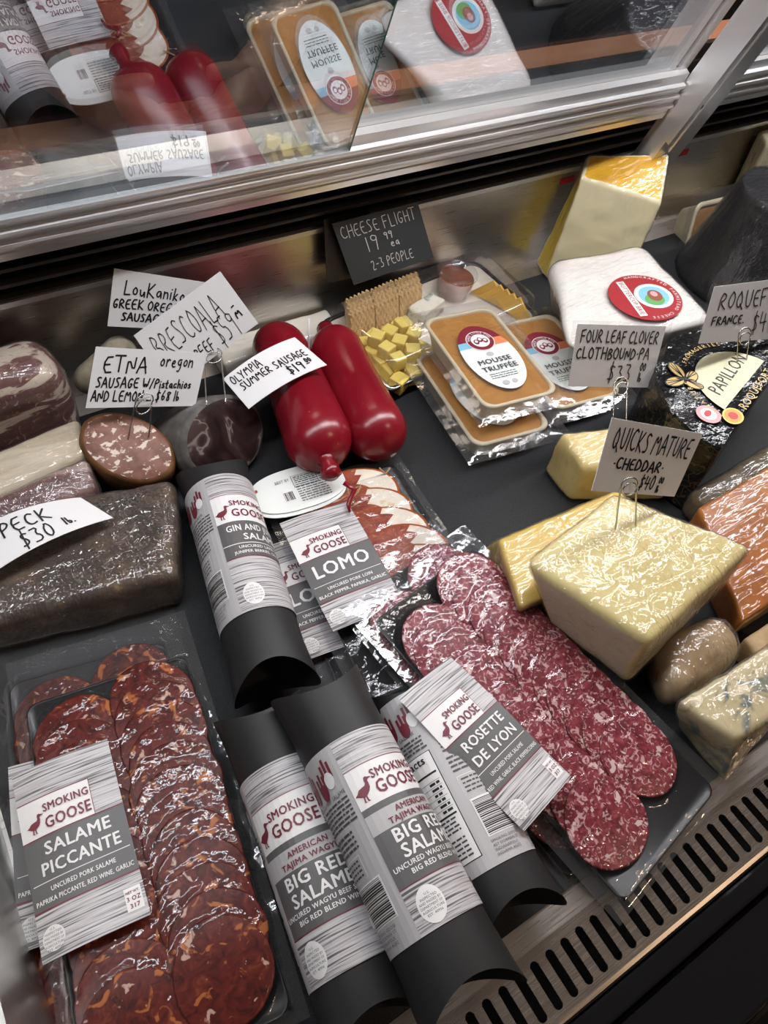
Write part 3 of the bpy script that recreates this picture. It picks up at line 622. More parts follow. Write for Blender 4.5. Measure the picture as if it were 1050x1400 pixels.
# ================================================================== SALAMI TUBES IN BLACK SLEEVES
def full_label(kind, Ll):
    """wrap-around artwork; x=0 is the middle of the front panel, y from 0 (bottom) to Ll"""
    L = Lab(); fx = .031; y = lambda t_: Ll * (1 - t_)
    L.rect(-fx - .034 - .062, 0, fx + .048, Ll, 'label_pale', 0)
    L.rect(-fx, 0, fx, Ll, 'woodgrain_print', 1)
    L.rect(-fx, y(.385), .014, y(.175), 'label_white', 2); L.rect(.014, y(.30), .0145, y(.16), 'maroon_ink', 3); L.rect(-fx, y(.178), .0145, y(.174), 'maroon_ink', 3)
    L.goose(-fx + .001, y(.36), .0135); L.text('SMOKING', -fx + .0135, y(.265), .0052, 'maroon_ink', wmax=.030, bold=.03); L.text('GOOSE', -fx + .0135, y(.35), .0078, 'maroon_ink', wmax=.030, bold=.03)
    if kind == 'red':
        L.rect(-fx, y(.42), fx, y(.385), 'label_grey', 2); L.rect(-fx, y(.52), fx, y(.42), 'label_pale', 2); L.rect(-fx, y(.785), fx, y(.52), 'label_grey', 2)
        L.text('AMERICAN', -.001, y(.462), .0035, 'maroon_ink', 'c', bold=.03); L.text('TAJIMA WAGYU', -.001, y(.507), .0035, 'maroon_ink', 'c', bold=.03)
        L.text('BIG RED', -.001, y(.595), .0075, 'white_ink', 'c', bold=.04); L.text('SALAME', -.001, y(.675), .0075, 'white_ink', 'c', bold=.04)
        L.text('UNCURED WAGYU BEEF SALAME', 0, y(.715), .0028, 'white_ink', 'c', wmax=.058, bold=.03); L.text('BIG RED BLEND WINE', 0, y(.752), .0028, 'white_ink', 'c', bold=.03)
    else:
        L.rect(-fx, y(.645), fx, y(.385), 'label_grey', 2); L.rect(-fx, y(.555), fx, y(.55), 'white_ink', 3)
        L.text('GIN AND JUNIPER', .002, y(.46), .0062, 'white_ink', 'c', wmax=.054, bold=.035); L.text('SALAME', .002, y(.53), .0062, 'white_ink', 'c', bold=.035)
        L.text('UNCURED LAMB SALAME', .003, y(.59), .0027, 'white_ink', 'c', bold=.03); L.text('JUNIPER BERRIES, ORANGE PEEL', .003, y(.625), .0027, 'white_ink', 'c', wmax=.054, bold=.03)
    L.rect(-fx, y(.79 if kind == 'red' else .65), fx, y(.785 if kind == 'red' else .645), 'maroon_ink', 3)
    L.ell(-fx + .012, y(.90), .0075, .0095, 'label_white', 3)
    for k_, t_ in enumerate(('U.S.', 'INSPECTED', 'AND PASSED BY', 'DEPARTMENT OF', 'AGRICULTURE', 'EST. 40956')): L.text(t_, -fx + .012, y(.856 + .018 * k_), .0013, 'dark_ink', 'c', wmax=.0125, bold=.02)
    L.rect(fx - .014, y(.90), fx - .003, y(.855), 'label_white', 3); L.text('407', fx - .0085, y(.89), .0035, 'maroon_ink', 'c', bold=.03)
    # information strip left of the front
    ix = -fx - .032
    def hands(x0, sc):
        for k_, (dx, dy, hh) in enumerate(((0, 0, 1), (.010, -.002, .8), (.017, .002, .95))):
            a = x0 + dx * sc; b_ = y(.15) + dy * sc
            for j in range(3):
                L.rect(a + j * .0028 * sc, b_ - .002, a + (j * .0028 + .0018) * sc, b_ + (.008 + .003 * (j % 2)) * hh * sc, 'maroon_ink', 3, base=False)
            L.ell(a + .0036 * sc, b_ - .003, .0034 * sc, .005 * sc, 'maroon_ink' if k_ < 2 else 'label_white', 3)
    hands(ix + .002, 1.)
    L.text('WAGYU BEEF SALAME' if kind == 'red' else 'LAMB SALAME', ix + .001, y(.255), .0024, 'dark_ink', wmax=.028)
    L.lines(ix + .001, ix + .029, y(.40), y(.265), 6, .0011, 'dark_ink', 5); L.lines(ix + .001, ix + .022, y(.52), y(.42), 4, .0012, 'dark_ink', 6)
    L.rect(ix + .001, y(.65), ix + .019, y(.54), 'label_white', 1); L.rect(ix + .0014, y(.647), ix + .0186, y(.543), 'label_pale', 2); L.lines(ix + .003, ix + .017, y(.64), y(.55), 4, .0011, 'dark_ink', 7)
    L.barcode(ix + .002, y(.87), ix + .026, y(.67), vertical=True)
    for k_, t_ in enumerate(('SMOKING GOOSE', '407 DORMAN ST', 'INDIANAPOLIS', 'INDIANA 46202')): L.text(t_, ix + .002, y(.90 + .022 * k_), .0017, 'dark_ink', wmax=.026)
    # back panel with the nutrition table
    nx = -fx - .034 - .060; hands(nx + .008, 1.1); hands(nx + .034, 1.)
    L.text('UNCURED WAGYU BEEF SALAME', nx + .002, y(.235), .0024, 'dark_ink', wmax=.05)
    L.lines(nx + .002, nx + .056, y(.33), y(.25), 4, .0012, 'dark_ink', 9)
    L.rect(nx + .002, y(.93), nx + .056, y(.345), 'black_ink', 1); L.rect(nx + .0026, y(.926), nx + .0554, y(.349), 'label_white', 2)
    L.text('Nutrition Facts', nx + .004, y(.40), .0052, 'black_ink', wmax=.046, bold=.03)
    L.lines(nx + .004, nx + .034, y(.45), y(.415), 2, .0012, 'dark_ink', 11)
    for k_, t_ in enumerate((.455, .50, .53, .56, .59, .62, .65, .685)): L.rect(nx + .004, y(t_) - (.0012 if k_ in (0, 7) else .0002), nx + .054, y(t_), 'black_ink', 3, base=False)
    L.lines(nx + .004, nx + .030, y(.68), y(.50), 6, .0016, 'black_ink', 12); L.lines(nx + .046, nx + .053, y(.68), y(.50), 6, .0016, 'black_ink', 13)
    L.lines(nx + .004, nx + .052, y(.78), y(.70), 4, .0011, 'dark_ink', 14); L.lines(nx + .004, nx + .052, y(.91), y(.80), 5, .0011, 'dark_ink', 15)
    return L
def salami_tube(label, A, B, r, front_deg, lab0, lab1, kind, ends=(1, 1), group='salami tubes in black sleeves', seed=1):
    """A far end, B near end (axis points); front_deg: angle of the front panel's middle (90 = straight up)"""
    A, B = Vector(A), Vector(B); d = (B - A).normalized(); Lg = (B - A).length
    rt = d.cross(Vector((0, 0, -1))).normalized() * 1; up = rt.cross(d) * -1
    if rt.x < 0: rt = -rt
    up = Vector((0, 0, 1)); up = (up - d * up.dot(d)).normalized()
    t = thing('salami_tube', label, 'salami', (A + B) / 2 - up * r, group)
    N_ = 48; loops = []
    def pt(s_, phi, rr): return A + d * s_ + (rt * math.cos(phi) + up * math.sin(phi)) * rr
    notch = .55 * r
    def rim(s_end, sgn, phi): return s_end - sgn * notch * abs(math.sin(phi)) ** 1.6
    ph = [2 * math.pi * k / N_ for k in range(N_)]
    ss = [0, .04, .15, .3, .5, .7, .85, .96, 1]
    for q in ss:
        lp = []
        for phi in ph:
            a, b_ = rim(0, -1, phi), rim(Lg, 1, phi); s_ = a + (b_ - a) * q
            fl = max(0, 1 - min(s_, Lg - s_) / .045) ** 2 * .10
            p = A + d * s_ + rt * math.cos(phi) * r * (1 + fl) + up * math.sin(phi) * r * (1 - fl * .5) * (1 + .012 * noise.noise((s_ * 40, math.cos(phi), math.sin(phi) + seed)))
            lp.append(p)
        loops.append(lp)
    v, f = loft(loops, (False, False)); sl = mk('sleeve', v, f, 'black_card', t)
    # folded-in end flaps
    for en, (lp0, s0, sg) in enumerate(((loops[0], 0, -1), (loops[-1], Lg, 1))):
        fl = []
        for k_ in (1, .86, .66, .42, .16, .0):
            lp = []
            for phi, p in zip(ph, lp0):
                hgt = (p - A).dot(up); base = p - up * hgt * (1 - k_); lp.append(base - d * sg * (.012 + .5 * notch) * (1 - k_) ** .7 * abs(math.sin(phi)) ** .7)
            fl.append(lp)
        vv, ff = loft(fl, (False, False)); mk('end_flap', vv, ff, 'black_card', t)
    L = full_label(kind, lab1 - lab0)
    fd = R(front_deg)
    def warp(x, y, z): return pt(lab1 - y, fd - x / r, r * 1.012 + .0004 + z)
    L.build(t, warp); return t
Aa, Ab = P(352, 967, .0305), P(474, 1290, .0305); d_ = (Ab - Aa).normalized()
salami_tube('black salami sleeve left of the topmost one, beside the dark red slices', Aa, Aa + d_ * .208, .0285, 97, .050, .172, 'red', seed=1)
Cb = P(716, 1270, .0305); Ca = P(552, 948, .0305); Ca = Cb + (Ca - Cb).normalized() * .170
salami_tube('black salami sleeve turned to its nutrition table, under the pink slices label', Ca, Cb, .0285, 90 - 118, .016, .136, 'red', seed=2)
Ba, Bb = P(430, 935, .066), P(594, 1267, .066); d_ = (Bb - Ba).normalized()
salami_tube('black salami sleeve at the front lying on top of two others', Ba, Ba + d_ * .205, .0285, 56, .050, .163, 'red', seed=3)
Da, Db = P(290, 645, .031), P(381, 950, .031)
salami_tube('black salami sleeve farthest back, beside the dark crusted meat block', Da, Db, .0285, 50, .030, .163, 'gin', seed=4)

# ================================================================== VACUUM PACKS OF SLICES
def front_label(title, sub, W_, L_, net=True):
    L = Lab(); x0 = -W_ / 2; x1 = W_ / 2; y = lambda t_: L_ / 2 - L_ * t_
    L.rect(x0, -L_ / 2, x1, L_ / 2, 'woodgrain_print', 0)
    L.rect(x0, y(.40), x0 + W_ * .72, y(.19), 'label_white', 1); L.rect(x0, y(.193), x0 + W_ * .725, y(.188), 'maroon_ink', 2); L.rect(x0 + W_ * .72, y(.40), x0 + W_ * .726, y(.19), 'maroon_ink', 2); L.rect(x0, y(.405), x1, y(.398), 'maroon_ink', 2)
    L.goose(x0 + W_ * .07, y(.375), W_ * .19); L.text('SMOKING', x0 + W_ * .25, y(.277), W_ * .083, 'maroon_ink', wmax=W_ * .45, bold=.035); L.text('GOOSE', x0 + W_ * .25, y(.37), W_ * .12, 'maroon_ink', wmax=W_ * .45, bold=.035)
    L.rect(x0, y(.76), x1, y(.405), 'label_grey', 1); L.rect(x0, y(.768), x1, y(.76), 'maroon_ink', 2)
    if len(title) == 2:
        L.text(title[0], W_ * .02, y(.50), W_ * .125, 'white_ink', 'c', wmax=W_ * .72, bold=.045); L.text(title[1], W_ * .02, y(.60), W_ * .125, 'white_ink', 'c', wmax=W_ * .76, bold=.045)
    else: L.text(title[0], 0, y(.57), W_ * .20, 'white_ink', 'c', wmax=W_ * .76, bold=.05)
    L.rect(x0 + W_ * .03, y(.633), x1 - W_ * .03, y(.629), 'white_ink', 2)
    L.text(sub[0], 0, y(.685), W_ * .047, 'white_ink', 'c', wmax=W_ * .62, bold=.03); L.text(sub[1], 0, y(.735), W_ * .047, 'white_ink', 'c', wmax=W_ * .93, bold=.03)
    L.ell(x0 + W_ * .14, y(.905), W_ * .105, W_ * .115, 'label_white', 2)
    for k_, t_ in enumerate(('U.S.', 'INSPECTED', 'AND PASSED BY', 'DEPARTMENT OF', 'AGRICULTURE', 'EST. 40956')): L.text(t_, x0 + W_ * .14, y(.865 + .019 * k_), W_ * .021, 'dark_ink', 'c', wmax=W_ * .18)
    if net:
        L.rect(x1 - W_ * .19, y(.95), x1 - W_ * .03, y(.835), 'label_white', 2)
        for k_, (t_, hh) in enumerate((('NET WT.', .025), ('3 OZ', .043), ('317', .043))): L.text(t_, x1 - W_ * .11, y(.865 + .036 * k_), W_ * hh, 'maroon_ink', 'c', wmax=W_ * .13, bold=.03)
    return L
def disc(F, cx_, cy_, zc, r, tilt, th, seed, n=30):
    r_ = random.Random(seed); ph = r_.uniform(0, 6); top, bot = [], []
    for k in range(n):
        a = 2 * math.pi * k / n; rr = r * (1 + .025 * math.sin(2 * a + ph) + .018 * math.sin(3 * a + 2 * ph) + r_.uniform(-.006, .006))
        x, y = rr * math.cos(a), rr * math.sin(a); z = y * math.tan(tilt)
        top.append((x, y, z)); bot.append((x, y, z - th))
    v = [F @ Vector((cx_ + p[0], cy_ + p[1], zc + p[2])) for p in bot + top]
    v += [F @ Vector((cx_ + p[0] * .96, cy_ + p[1] * .96, zc + p[2] * .96 + .0003)) for p in top]
    f = []; fm = []
    for k in range(n):
        j = (k + 1) % n; f.append([k, j, n + j, n + k]); fm.append(1); f.append([n + k, n + j, 2 * n + j, 2 * n + k]); fm.append(0)
    f.append([2 * n + k for k in range(n)]); fm.append(0); f.append(list(range(n))[::-1]); fm.append(1)
    return v, f, fm
def vac_pack(label, c, yaw, z0, W_, L_, FW, FL, fy, cols, ns, sr, smats, lab, labpos, labyaw, labwarp=.004, pitch=0, labframe=None, group=None, seed=1, tilt=4.5, name='sliced_salami_pack', span=None, sub=None):
    F = frame((c[0], c[1], z0), yaw, pitch); t = thing(name, label, 'packaged meat', F @ Vector((0, 0, 0)), group); r_ = random.Random(seed)
    out = rrect(W_, L_, .008); v, f = loft([[F @ Vector((p[0], p[1], 0)) for p in out], [F @ Vector((p[0], p[1], .0016)) for p in out], [F @ Vector((p[0] * .985, p[1] * .99, .0016)) for p in out], [F @ Vector((p[0] * .975, p[1] * .985, .0008)) for p in out]]); mk('backing_tray', v, f, 'black_plastic', t)
    ds = []; tl = R(tilt); th = .0013
    for ci, (cx_, ya, yb) in enumerate(cols):
        for k in range(ns):
            q = k / (ns - 1); yy = ya + (yb - ya) * q; rr = sr * r_.uniform(.97, 1.03); xx = cx_ + r_.uniform(-.0012, .0012)
            zc = .0022 + rr * math.tan(tl) * 1.0 + r_.uniform(0, .0004) + ci * .0012
            ds.append((xx, yy, zc, rr)); v, f, fm = disc(F, xx, yy, zc + th, rr, tl, th, seed * 100 + ci * 40 + k); mk('slice', v, f, smats, t, fm)
    # film, hugging the slices
    nx, ny = 64, 120; X_ = np.linspace(-FW / 2, FW / 2, nx); Y_ = np.linspace(-FL / 2 + fy, FL / 2 + fy, ny); gx, gy = np.meshgrid(X_, Y_)
    z = np.where((abs(gx) < W_ / 2) & (abs(gy) < L_ / 2), .0022, -.0006)
    for (xx, yy, zc, rr) in ds:
        ins = (gx - xx) ** 2 + (gy - yy) ** 2 < (rr * 1.03) ** 2; z = np.where(ins, np.maximum(z, zc + th + (gy - yy) * math.tan(tl) + .0011), z)
    z0_ = z.copy()
    for _ in range(2):
        zp = np.pad(z, 1, mode='edge'); z = np.maximum(z0_, (zp[:-2, 1:-1] + zp[2:, 1:-1] + zp[1:-1, :-2] + zp[1:-1, 2:] + 2 * z) / 6)
    v = []
    for j in range(ny):
        for i in range(nx):
            x, y = float(gx[j, i]), float(gy[j, i]); q = Vector((x * 60, y * 60, seed * 3.1))
            ins = abs(x) < W_ / 2 and abs(y) < L_ / 2
            edge = max(0, (abs(x) - W_ / 2) / .015, (abs(y) - L_ / 2) / .03)
            zz = float(z[j, i]) + (.0004 * abs(noise.noise(q)) if ins else .0022 * noise.noise(q * .35) * min(1, edge) + .0012 * min(1, edge))
            v.append(F @ Vector((x, y, zz)))
    f = [[j * nx + i, j * nx + i + 1, (j + 1) * nx + i + 1, (j + 1) * nx + i] for j in range(ny - 1) for i in range(nx - 1)]
    inner = []
    for j in range(ny - 1):
        for i in range(nx - 1):
            x, y = float(gx[j, i]), float(gy[j, i]); inner.append(0 if abs(x) < W_ / 2 and abs(y) < L_ / 2 else 1)
    mk('vacuum_film', v, f, ['vacuum_film', 'pouch_film'], t, inner)
    if lab:
        LF = labframe or frame(labpos, labyaw); lw = .06
        lab.build(t, lambda x, y, zz: LF @ Vector((x, y, zz - labwarp * max(0, -x / lw + .05) ** 2 * 4 + .0009 * math.sin(y * 55 + x * 30))))
    return t
def midback(p0, p1, h, yaw, L_):
    a = (P(*p0, h) + P(*p1, h)) / 2; return a.x + math.sin(R(yaw)) * L_ / 2, a.y - math.cos(R(yaw)) * L_ / 2
SD = ['salami_dark', 'salami_edge']; SP = ['salami_pink', 'salami_edge']
pc = midback((31, 970), (255, 890), .022, -8, .238)
TW = .056
cols = ((-.0255, .082, -.092), (.0265, .090, -.086))
lz = P(105, 1150, .036)
vac_pack('lower pack of dark red salami slices, mostly hidden under another at left', (pc[0] - .012, pc[1] + .030), -10, .0030, .111, .238, .138, .280, .014, cols, 12, .0285, SD,
         front_label(('SALAME', 'PICCANTE'), ('UNCURED PORK SALAME', 'PAPRIKA PICCANTE, RED WINE, GARLIC'), .060, .112), P(88, 1146, .019), -12, .0, 0, None, 'sliced salami packs', 11)
vac_pack('pack of dark red salami slices at front left with its whole label showing', pc, -8, .0195, .111, .238, .128, .282, .016, cols, 12, .0287, SD,
         front_label(('SALAME', 'PICCANTE'), ('UNCURED PORK SALAME', 'PAPRIKA PICCANTE, RED WINE, GARLIC'), .060, .113), lz, -6.5, .004, 0, None, 'sliced salami packs', 12)
rc = (.2535, .108)
colsr = ((-.0265, .082, -.084), (.0265, .098, -.072))
lr = P(661, 1012, .037)
vac_pack('lower pack of pink salami slices peeking out behind the top one', (rc[0] - .013, rc[1] + .026), 8, .0150, .111, .244, .122, .272, .010, colsr, 11, .0285, SP,
         None, None, 0, 0, 5, None, 'sliced salami packs', 13)
RL = [P(550, 958, .066), P(628, 895, .052), P(773, 1060, .047), P(712, 1130, .062)]
RX = ((RL[1] - RL[0]) + (RL[2] - RL[3])).normalized(); RY = ((RL[0] - RL[3]) + (RL[1] - RL[2])); RY = (RY - RX * RY.dot(RX)).normalized()
RF = Matrix.Translation(sum(RL, Vector()) / 4) @ Matrix((RX, RY, RX.cross(RY))).transposed().to_4x4()
vac_pack('top pack of pink, white-flecked salami slices beside the front steel rail', rc, 10, .0255, .111, .248, .134, .276, .008, colsr, 11, .0292, SP,
         front_label(('ROSETTE', 'DE LYON'), ('UNCURED PORK SALAME', 'RED WINE, GARLIC, BLACK PEPPERCORNS'), .056, .112), lr, 10, .004, 5, RF, 'sliced salami packs', 14)
# pork loin packs
def loin_slices(t, F, n, seed):
    r_ = random.Random(seed)
    for k in range(n):
        yy = .066 - .120 * k / (n - 1); xx = .004 + r_.uniform(-.002, .002); tl = R(5); N_ = 36; rows = []
        for q, zz in ((1, 0), (1, .0014), (.955, .0017), (.80, .0018), (.55, .0018), (.0, .0018)):
            lp = []
            for i in range(N_):
                a = 2 * math.pi * i / N_; fatx = .006 * (1 - q)
                x = .049 * q * math.cos(a) * (1 + .03 * math.sin(3 * a + k)) - fatx * 1.2; y = .034 * q * math.sin(a) * (1 + .03 * math.sin(2 * a + k))
                lp.append(F @ Vector((xx + x, yy + y, .0042 + zz + y * math.tan(tl))))
            rows.append(lp)
        v, f = loft(rows, (True, False)); fm = []
        for i in range(5):
            for j in range(N_):
                a = 2 * math.pi * (j + .5) / N_; side = math.cos(a) + .10 * math.sin(a * 2 + k)
                fm.append(2 if i <= 1 else (1 if (i == 2 and side > .50) or (i == 3 and side > .74) else 0))
        fm.append(2); mk('slice', v, f, ['loin_meat', 'loin_fat', 'paprika_edge'], t, fm)
lc = midback((340, 650), (556, 632), .020, -6, .232)
def loin_pack(label, c, yaw, z0, labpos, labyaw, seed):
    F = frame((c[0], c[1], z0), yaw); t = vac_pack(label, c, yaw, z0, .118, .205, .140, .232, 0, (), 2, .03, SD, front_label(('LOMO',), ('UNCURED PORK LOIN', 'BLACK PEPPER, PAPRIKA, GARLIC'), .062, .112), labpos, labyaw, .002, 0, None, 'sliced pork loin packs', seed, name='sliced_loin_pack')
    loin_slices(t, F @ Matrix.Translation((.006, .006, 0)) @ Matrix.Rotation(R(8), 4, 'Z'), 6, seed)
    for o in t.children:
        if o.name.startswith('vacuum_film'):
            inv = F.inverted()
            for v in o.data.vertices:
                q = inv @ (v.co + t.location)
                e_ = ((q.x - .008) / .056) ** 2 + 0 * q.y
                if abs(q.x - .008) < .056 and -.095 < q.y < .098:
                    v.co.z += .0070 * (1 - e_ ** 4) * min(1, (q.y + .095) / .01, (.098 - q.y) / .01) + .0006 * math.sin(q.y * 365)
    return t
loin_pack('lower pork loin pack with only a strip of label showing', (lc[0] - .016, lc[1] - .022), -8, .003, P(434, 806, .012), -8, 21)
ll = P(382, 714, .030); LY = -5.5; lcen = frame(ll, LY) @ Vector((.031, -.056, 0))
loin_pack('top pack of sliced pork loin just below the red sausages', lc, -6, .0145, lcen, LY, 22)

# ================================================================== RED SUMMER SAUSAGES
def sausage(label, A, B, r, knotA, knotB, name='summer_sausage', mat='red_casing', group='red summer sausages', bend=.004, cat='sausage', big=True):
    A, B = Vector(A), Vector(B); d = (B - A).normalized(); Lg = (B - A).length; up = Vector((0, 0, 1)); up = (up - d * up.dot(d)).normalized(); rt = d.cross(up)
    t = thing(name, label, cat, (A + B) / 2 - Vector((0, 0, r)), group); prof = []
    for q in np.linspace(0, 1, 40):
        s_ = q * Lg; e0, e1 = s_ / (r * 1.15), (Lg - s_) / (r * 1.15); k = 1.
        for e_ in (e0, e1):
            if e_ < 1: k *= math.sqrt(max(0, 1 - (1 - e_) ** 2.3))
        prof.append((s_, max(.0015, r * k * (1 - (.10 * (1 - q) if big else 0)) * (1 + .02 * math.sin(q * 5 + r * 900)))))
    loops = [[A + d * s_ + rt * (bend * math.sin(math.pi * s_ / Lg)) + (rt * math.cos(a) + up * math.sin(a)) * rr for a in [2 * math.pi * k / 36 for k in range(36)]] for s_, rr in prof]
    v, f = loft(loops); mk('body', v, f, mat, t)
    for on, p, dd in ((knotA, A, -d), (knotB, B, d)):
        if on:
            v, f = tube([p - dd * .010, p - dd * .003, p + dd * .002, p + dd * .008, p + dd * .014 - Vector((0, 0, .003)), p + dd * .017 - Vector((0, 0, .004))], [.0135, .0085, .0062, .0085, .0095, .005], 14)
            mk('knot', v, f, mat, t)
    return t, d
o1, od = sausage('left red summer sausage with a paper card draped across it', P(372, 455, .036), P(447, 632, .046), .0310, False, True, bend=-.002)
# hang tag on a string
hang = P(408, 667, .026); TF = frame(hang, -6, 4)
for k in range(2):
    L = Lab(); FT = TF @ Matrix.Translation((-.001 * k, -.0035 * k, -.0014 * k))
    pts = [(.043 * math.copysign(abs(math.cos(a)) ** .8, math.cos(a)), .0225 * math.copysign(abs(math.sin(a)) ** .75, math.sin(a))) for a in [2 * math.pi * i / 48 for i in range(48)]]
    v, f = loft([[FT @ Vector((p[0], p[1], -.0004)) for p in pts], [FT @ Vector((p[0], p[1], .0004)) for p in pts]]); tg = mk('hang_tag', v, f, 'tag_paper', o1, smooth=False, label='white oval paper hang tag')
    if k == 0:
        L.text('BEST BY', -.018, .009, .003, 'dark_ink', rot=0, wmax=.013); L.barcode(-.016, -.012, -.006, -.001); L.lines(-.002, .026, -.016, .012, 11, .0009, 'dark_ink', 4); L.rect(-.003, .001, .02, .0135, 'dark_ink', 2, base=False); L.rect(-.0025, .0015, .0195, .013, 'label_mint', 3, base=False); L.lines(-.001, .018, .002, .0125, 5, .0009, 'dark_ink', 8, lay=4); L.ell(-.036, .008, .0012, .0017, 'sticker_red', 3)
        L.build(tg, lambda x, y, z: FT @ Vector((x, y, .0005 + z)), ink='tag_lettering')
kp = P(470, 660, .045)
v, f = tube([kp, kp + Vector((.006, -.008, -.004)), P(476, 690, .034), P(478, 700, .033)], [.0022, .0026, .002, .001], 8); mk('casing_tail', v, f, 'red_casing', o1)
v, f = tube([P(474, 668, .036), P(481, 682, .036), P(490, 672, .036), P(493, 664, .036), P(486, 667, .037), P(480, 690, .034)], .0008, 6); mk('twine', v, f, 'twine', o1)
o2, od2 = sausage('right red summer sausage beside the cheese flight tray', P(450, 458, .034), P(528, 618, .038), .0305, True, False, bend=.002)
v, f = tube([P(519, 640, .03), P(527, 648, .022), P(533, 640, .022)], .0008, 6); mk('twine', v, f, 'twine', o2)

# ================================================================== MEAT BLOCKS ON THE LEFT
def q4(ps, h): return [P(*p, (h[i] if isinstance(h, (list, tuple)) else h)) for i, p in enumerate(ps)]
def block(name, label, cat, top, bot, mats, group=None, wrapmat='cling_wrap', wamp=.0008, **k):
    c = sum((Vector(p) for p in bot), Vector()) / 4; t = thing(name, label, cat, c, group)
    o = hexa('body', top, bot, mats, t, **k)
    if wrapmat: wrap(o, mat=wrapmat, amp=wamp, parent=t)
    return t
tp = [(-.085, .578, .108), (.050, .578, .104), (.058, .520, .100), (-.080, .520, .110)]
block('cured_pork_joint', 'large marbled cured pork joint in wrap at upper left', 'meat', tp, drop(tp, .003), ['pork_marbled'], bev=.022, seg=6, amp=.003, nsc=22, wrapmat='cling_smooth')
tp = q4([(-60, 640), (106, 568), (120, 618), (-50, 694)], [.060, .058, .054, .057])
tl = q4([(-50, 696), (120, 620), (134, 668), (-40, 742)], [.056, .053, .040, .048])
t = thing('pork_belly_slab', 'wrapped pork slab with a thick white fat band, under the marbled joint', 'meat', (.01, .44, .003))
wrap(hexa('fat_layer', tp, drop(tp, .003), ['pork_fat'], t, bev=.006, amp=.0014), mat='cling_smooth', amp=.001, parent=t)
wrap(hexa('lean_layer', tl, drop(tl, .003, .01), ['pork_belly'], t, bev=.007, amp=.0018), mat='cling_wrap', amp=.0016, parent=t)
tp = q4([(-60, 712), (236, 652), (240, 786), (-40, 856)], [.05, .052, .046, .046])
block('speck_block', 'dark crusted meat block in wrap under the curled white card', 'meat', tp, drop(tp, .003, .03), ['speck_crust'], bev=.009, amp=.0022, nsc=30, wrapmat='cling_wrap', wamp=.0012)
# half sausage with a cut face
def cut_joint(name, label, c, n, ra, rb, spin, depth, mats, group=None, taper=.8, shift=(0, 0, 0), wr=None, jag=.03, seed=1):
    c = Vector(c); n = Vector(n).normalized(); a = Vector((math.cos(R(spin)), math.sin(R(spin)), 0)); a = (a - n * a.dot(n)).normalized(); b_ = n.cross(a)
    t = thing(name, label, 'meat', Vector((c.x, c.y, .002)), group); N_ = 40; loops = []; sh = Vector(shift)
    def ring(k, dz): return [c + n * dz + sh * (-dz / depth if dz < 0 else 0) + a * ra * k * math.cos(q) * (1 + jag * noise.noise((math.cos(q) * 2, math.sin(q) * 2, seed))) + b_ * rb * k * math.sin(q) * (1 + jag * noise.noise((math.sin(q) * 2, math.cos(q) * 2, seed + 4))) for q in [2 * math.pi * i / N_ for i in range(N_)]]
    for k, dz in ((.02, .0022), (.5, .0020), (.9, .0010), (.97, -.0005), (1.0, -.004), (1.02, -depth * .25), (1., -depth * .55), (taper, -depth * .85), (taper * .6, -depth * .98), (.02, -depth)):
        loops.append(ring(k, dz))
    v, f = loft(loops); fm = [0] * (N_ * 2) + [1] * (N_ * (len(loops) - 3)) + [0, 1]
    v = [Vector((p.x, p.y, max(p.z, .0025))) for p in v]
    o = mk('body', v, f, mats, t, fm)
    if wr: wrap(o, mat=wr, parent=t, amp=.0012)
    return t
cut_joint('half_sausage', 'cut sausage half showing a pink face with white fat flecks', P(175, 611, .052), (.02, -.42, .9), .0415, .029, -52, .055, ['etna_face', 'etna_rind'])
cut_joint('bresaola_joint', 'dark cut bresaola joint in wrap left of the red sausages', P(308, 598, .040), (.28, -.80, .53), .044, .037, 8, .085, ['bresaola_face', 'bresaola_skin'], shift=(-.006, -.01, -.0), wr='cling_wrap', taper=.85, seed=3)
lk = PY(172, 474, .565)
sausage('pale sausage end poking up behind the card on the cut sausage', lk + Vector((-.05, .004, -.035)), lk + Vector((.006, -.002, .004)), .017, False, False, 'dried_sausage', 'grey_casing', None, .002)
tp = [(.205, .593, .024), (.345, .593, .022), (.345, .560, .018), (.205, .556, .022)]
block('cheese_slab', 'pale cream slab against the back wall behind the red sausages', 'cheese', tp, drop(tp, .0025), ['tub_cream_pale'], bev=.004, wrapmat='cling_smooth')

# ================================================================== CHEESES ON THE RIGHT
T_ = lambda *a: [Vector(p) for p in a]
# tall yellow block leaning on the wall
t = thing('tall_cheese_block', 'tall pale cheese block with orange rind on top, leaning on the wall', 'cheese', (.66, .56, .002))
fl_, fr_ = PY(794, 243, .562), PY(905, 278, .505); kl_, kr_ = PY(804, 211, .588), PY(917, 209, .545)
bl2 = PY(750, 374, .552); br2 = PY(868, 356, .498); bl2.z = br2.z = .003
o = hexa('body', [kl_, kr_, fr_, fl_], [bl2 + Vector((.01, .036, 0)), br2 + Vector((.012, .036, 0)), br2, bl2], ['cheese_cream', 'wax_yellow', 'wax_edge'], t, bev=.004, fmat=(1, 0, 2, 0, 0, 2), amp=.0012)
wrap(o, parent=t, amp=.0012, mat='cling_smooth')
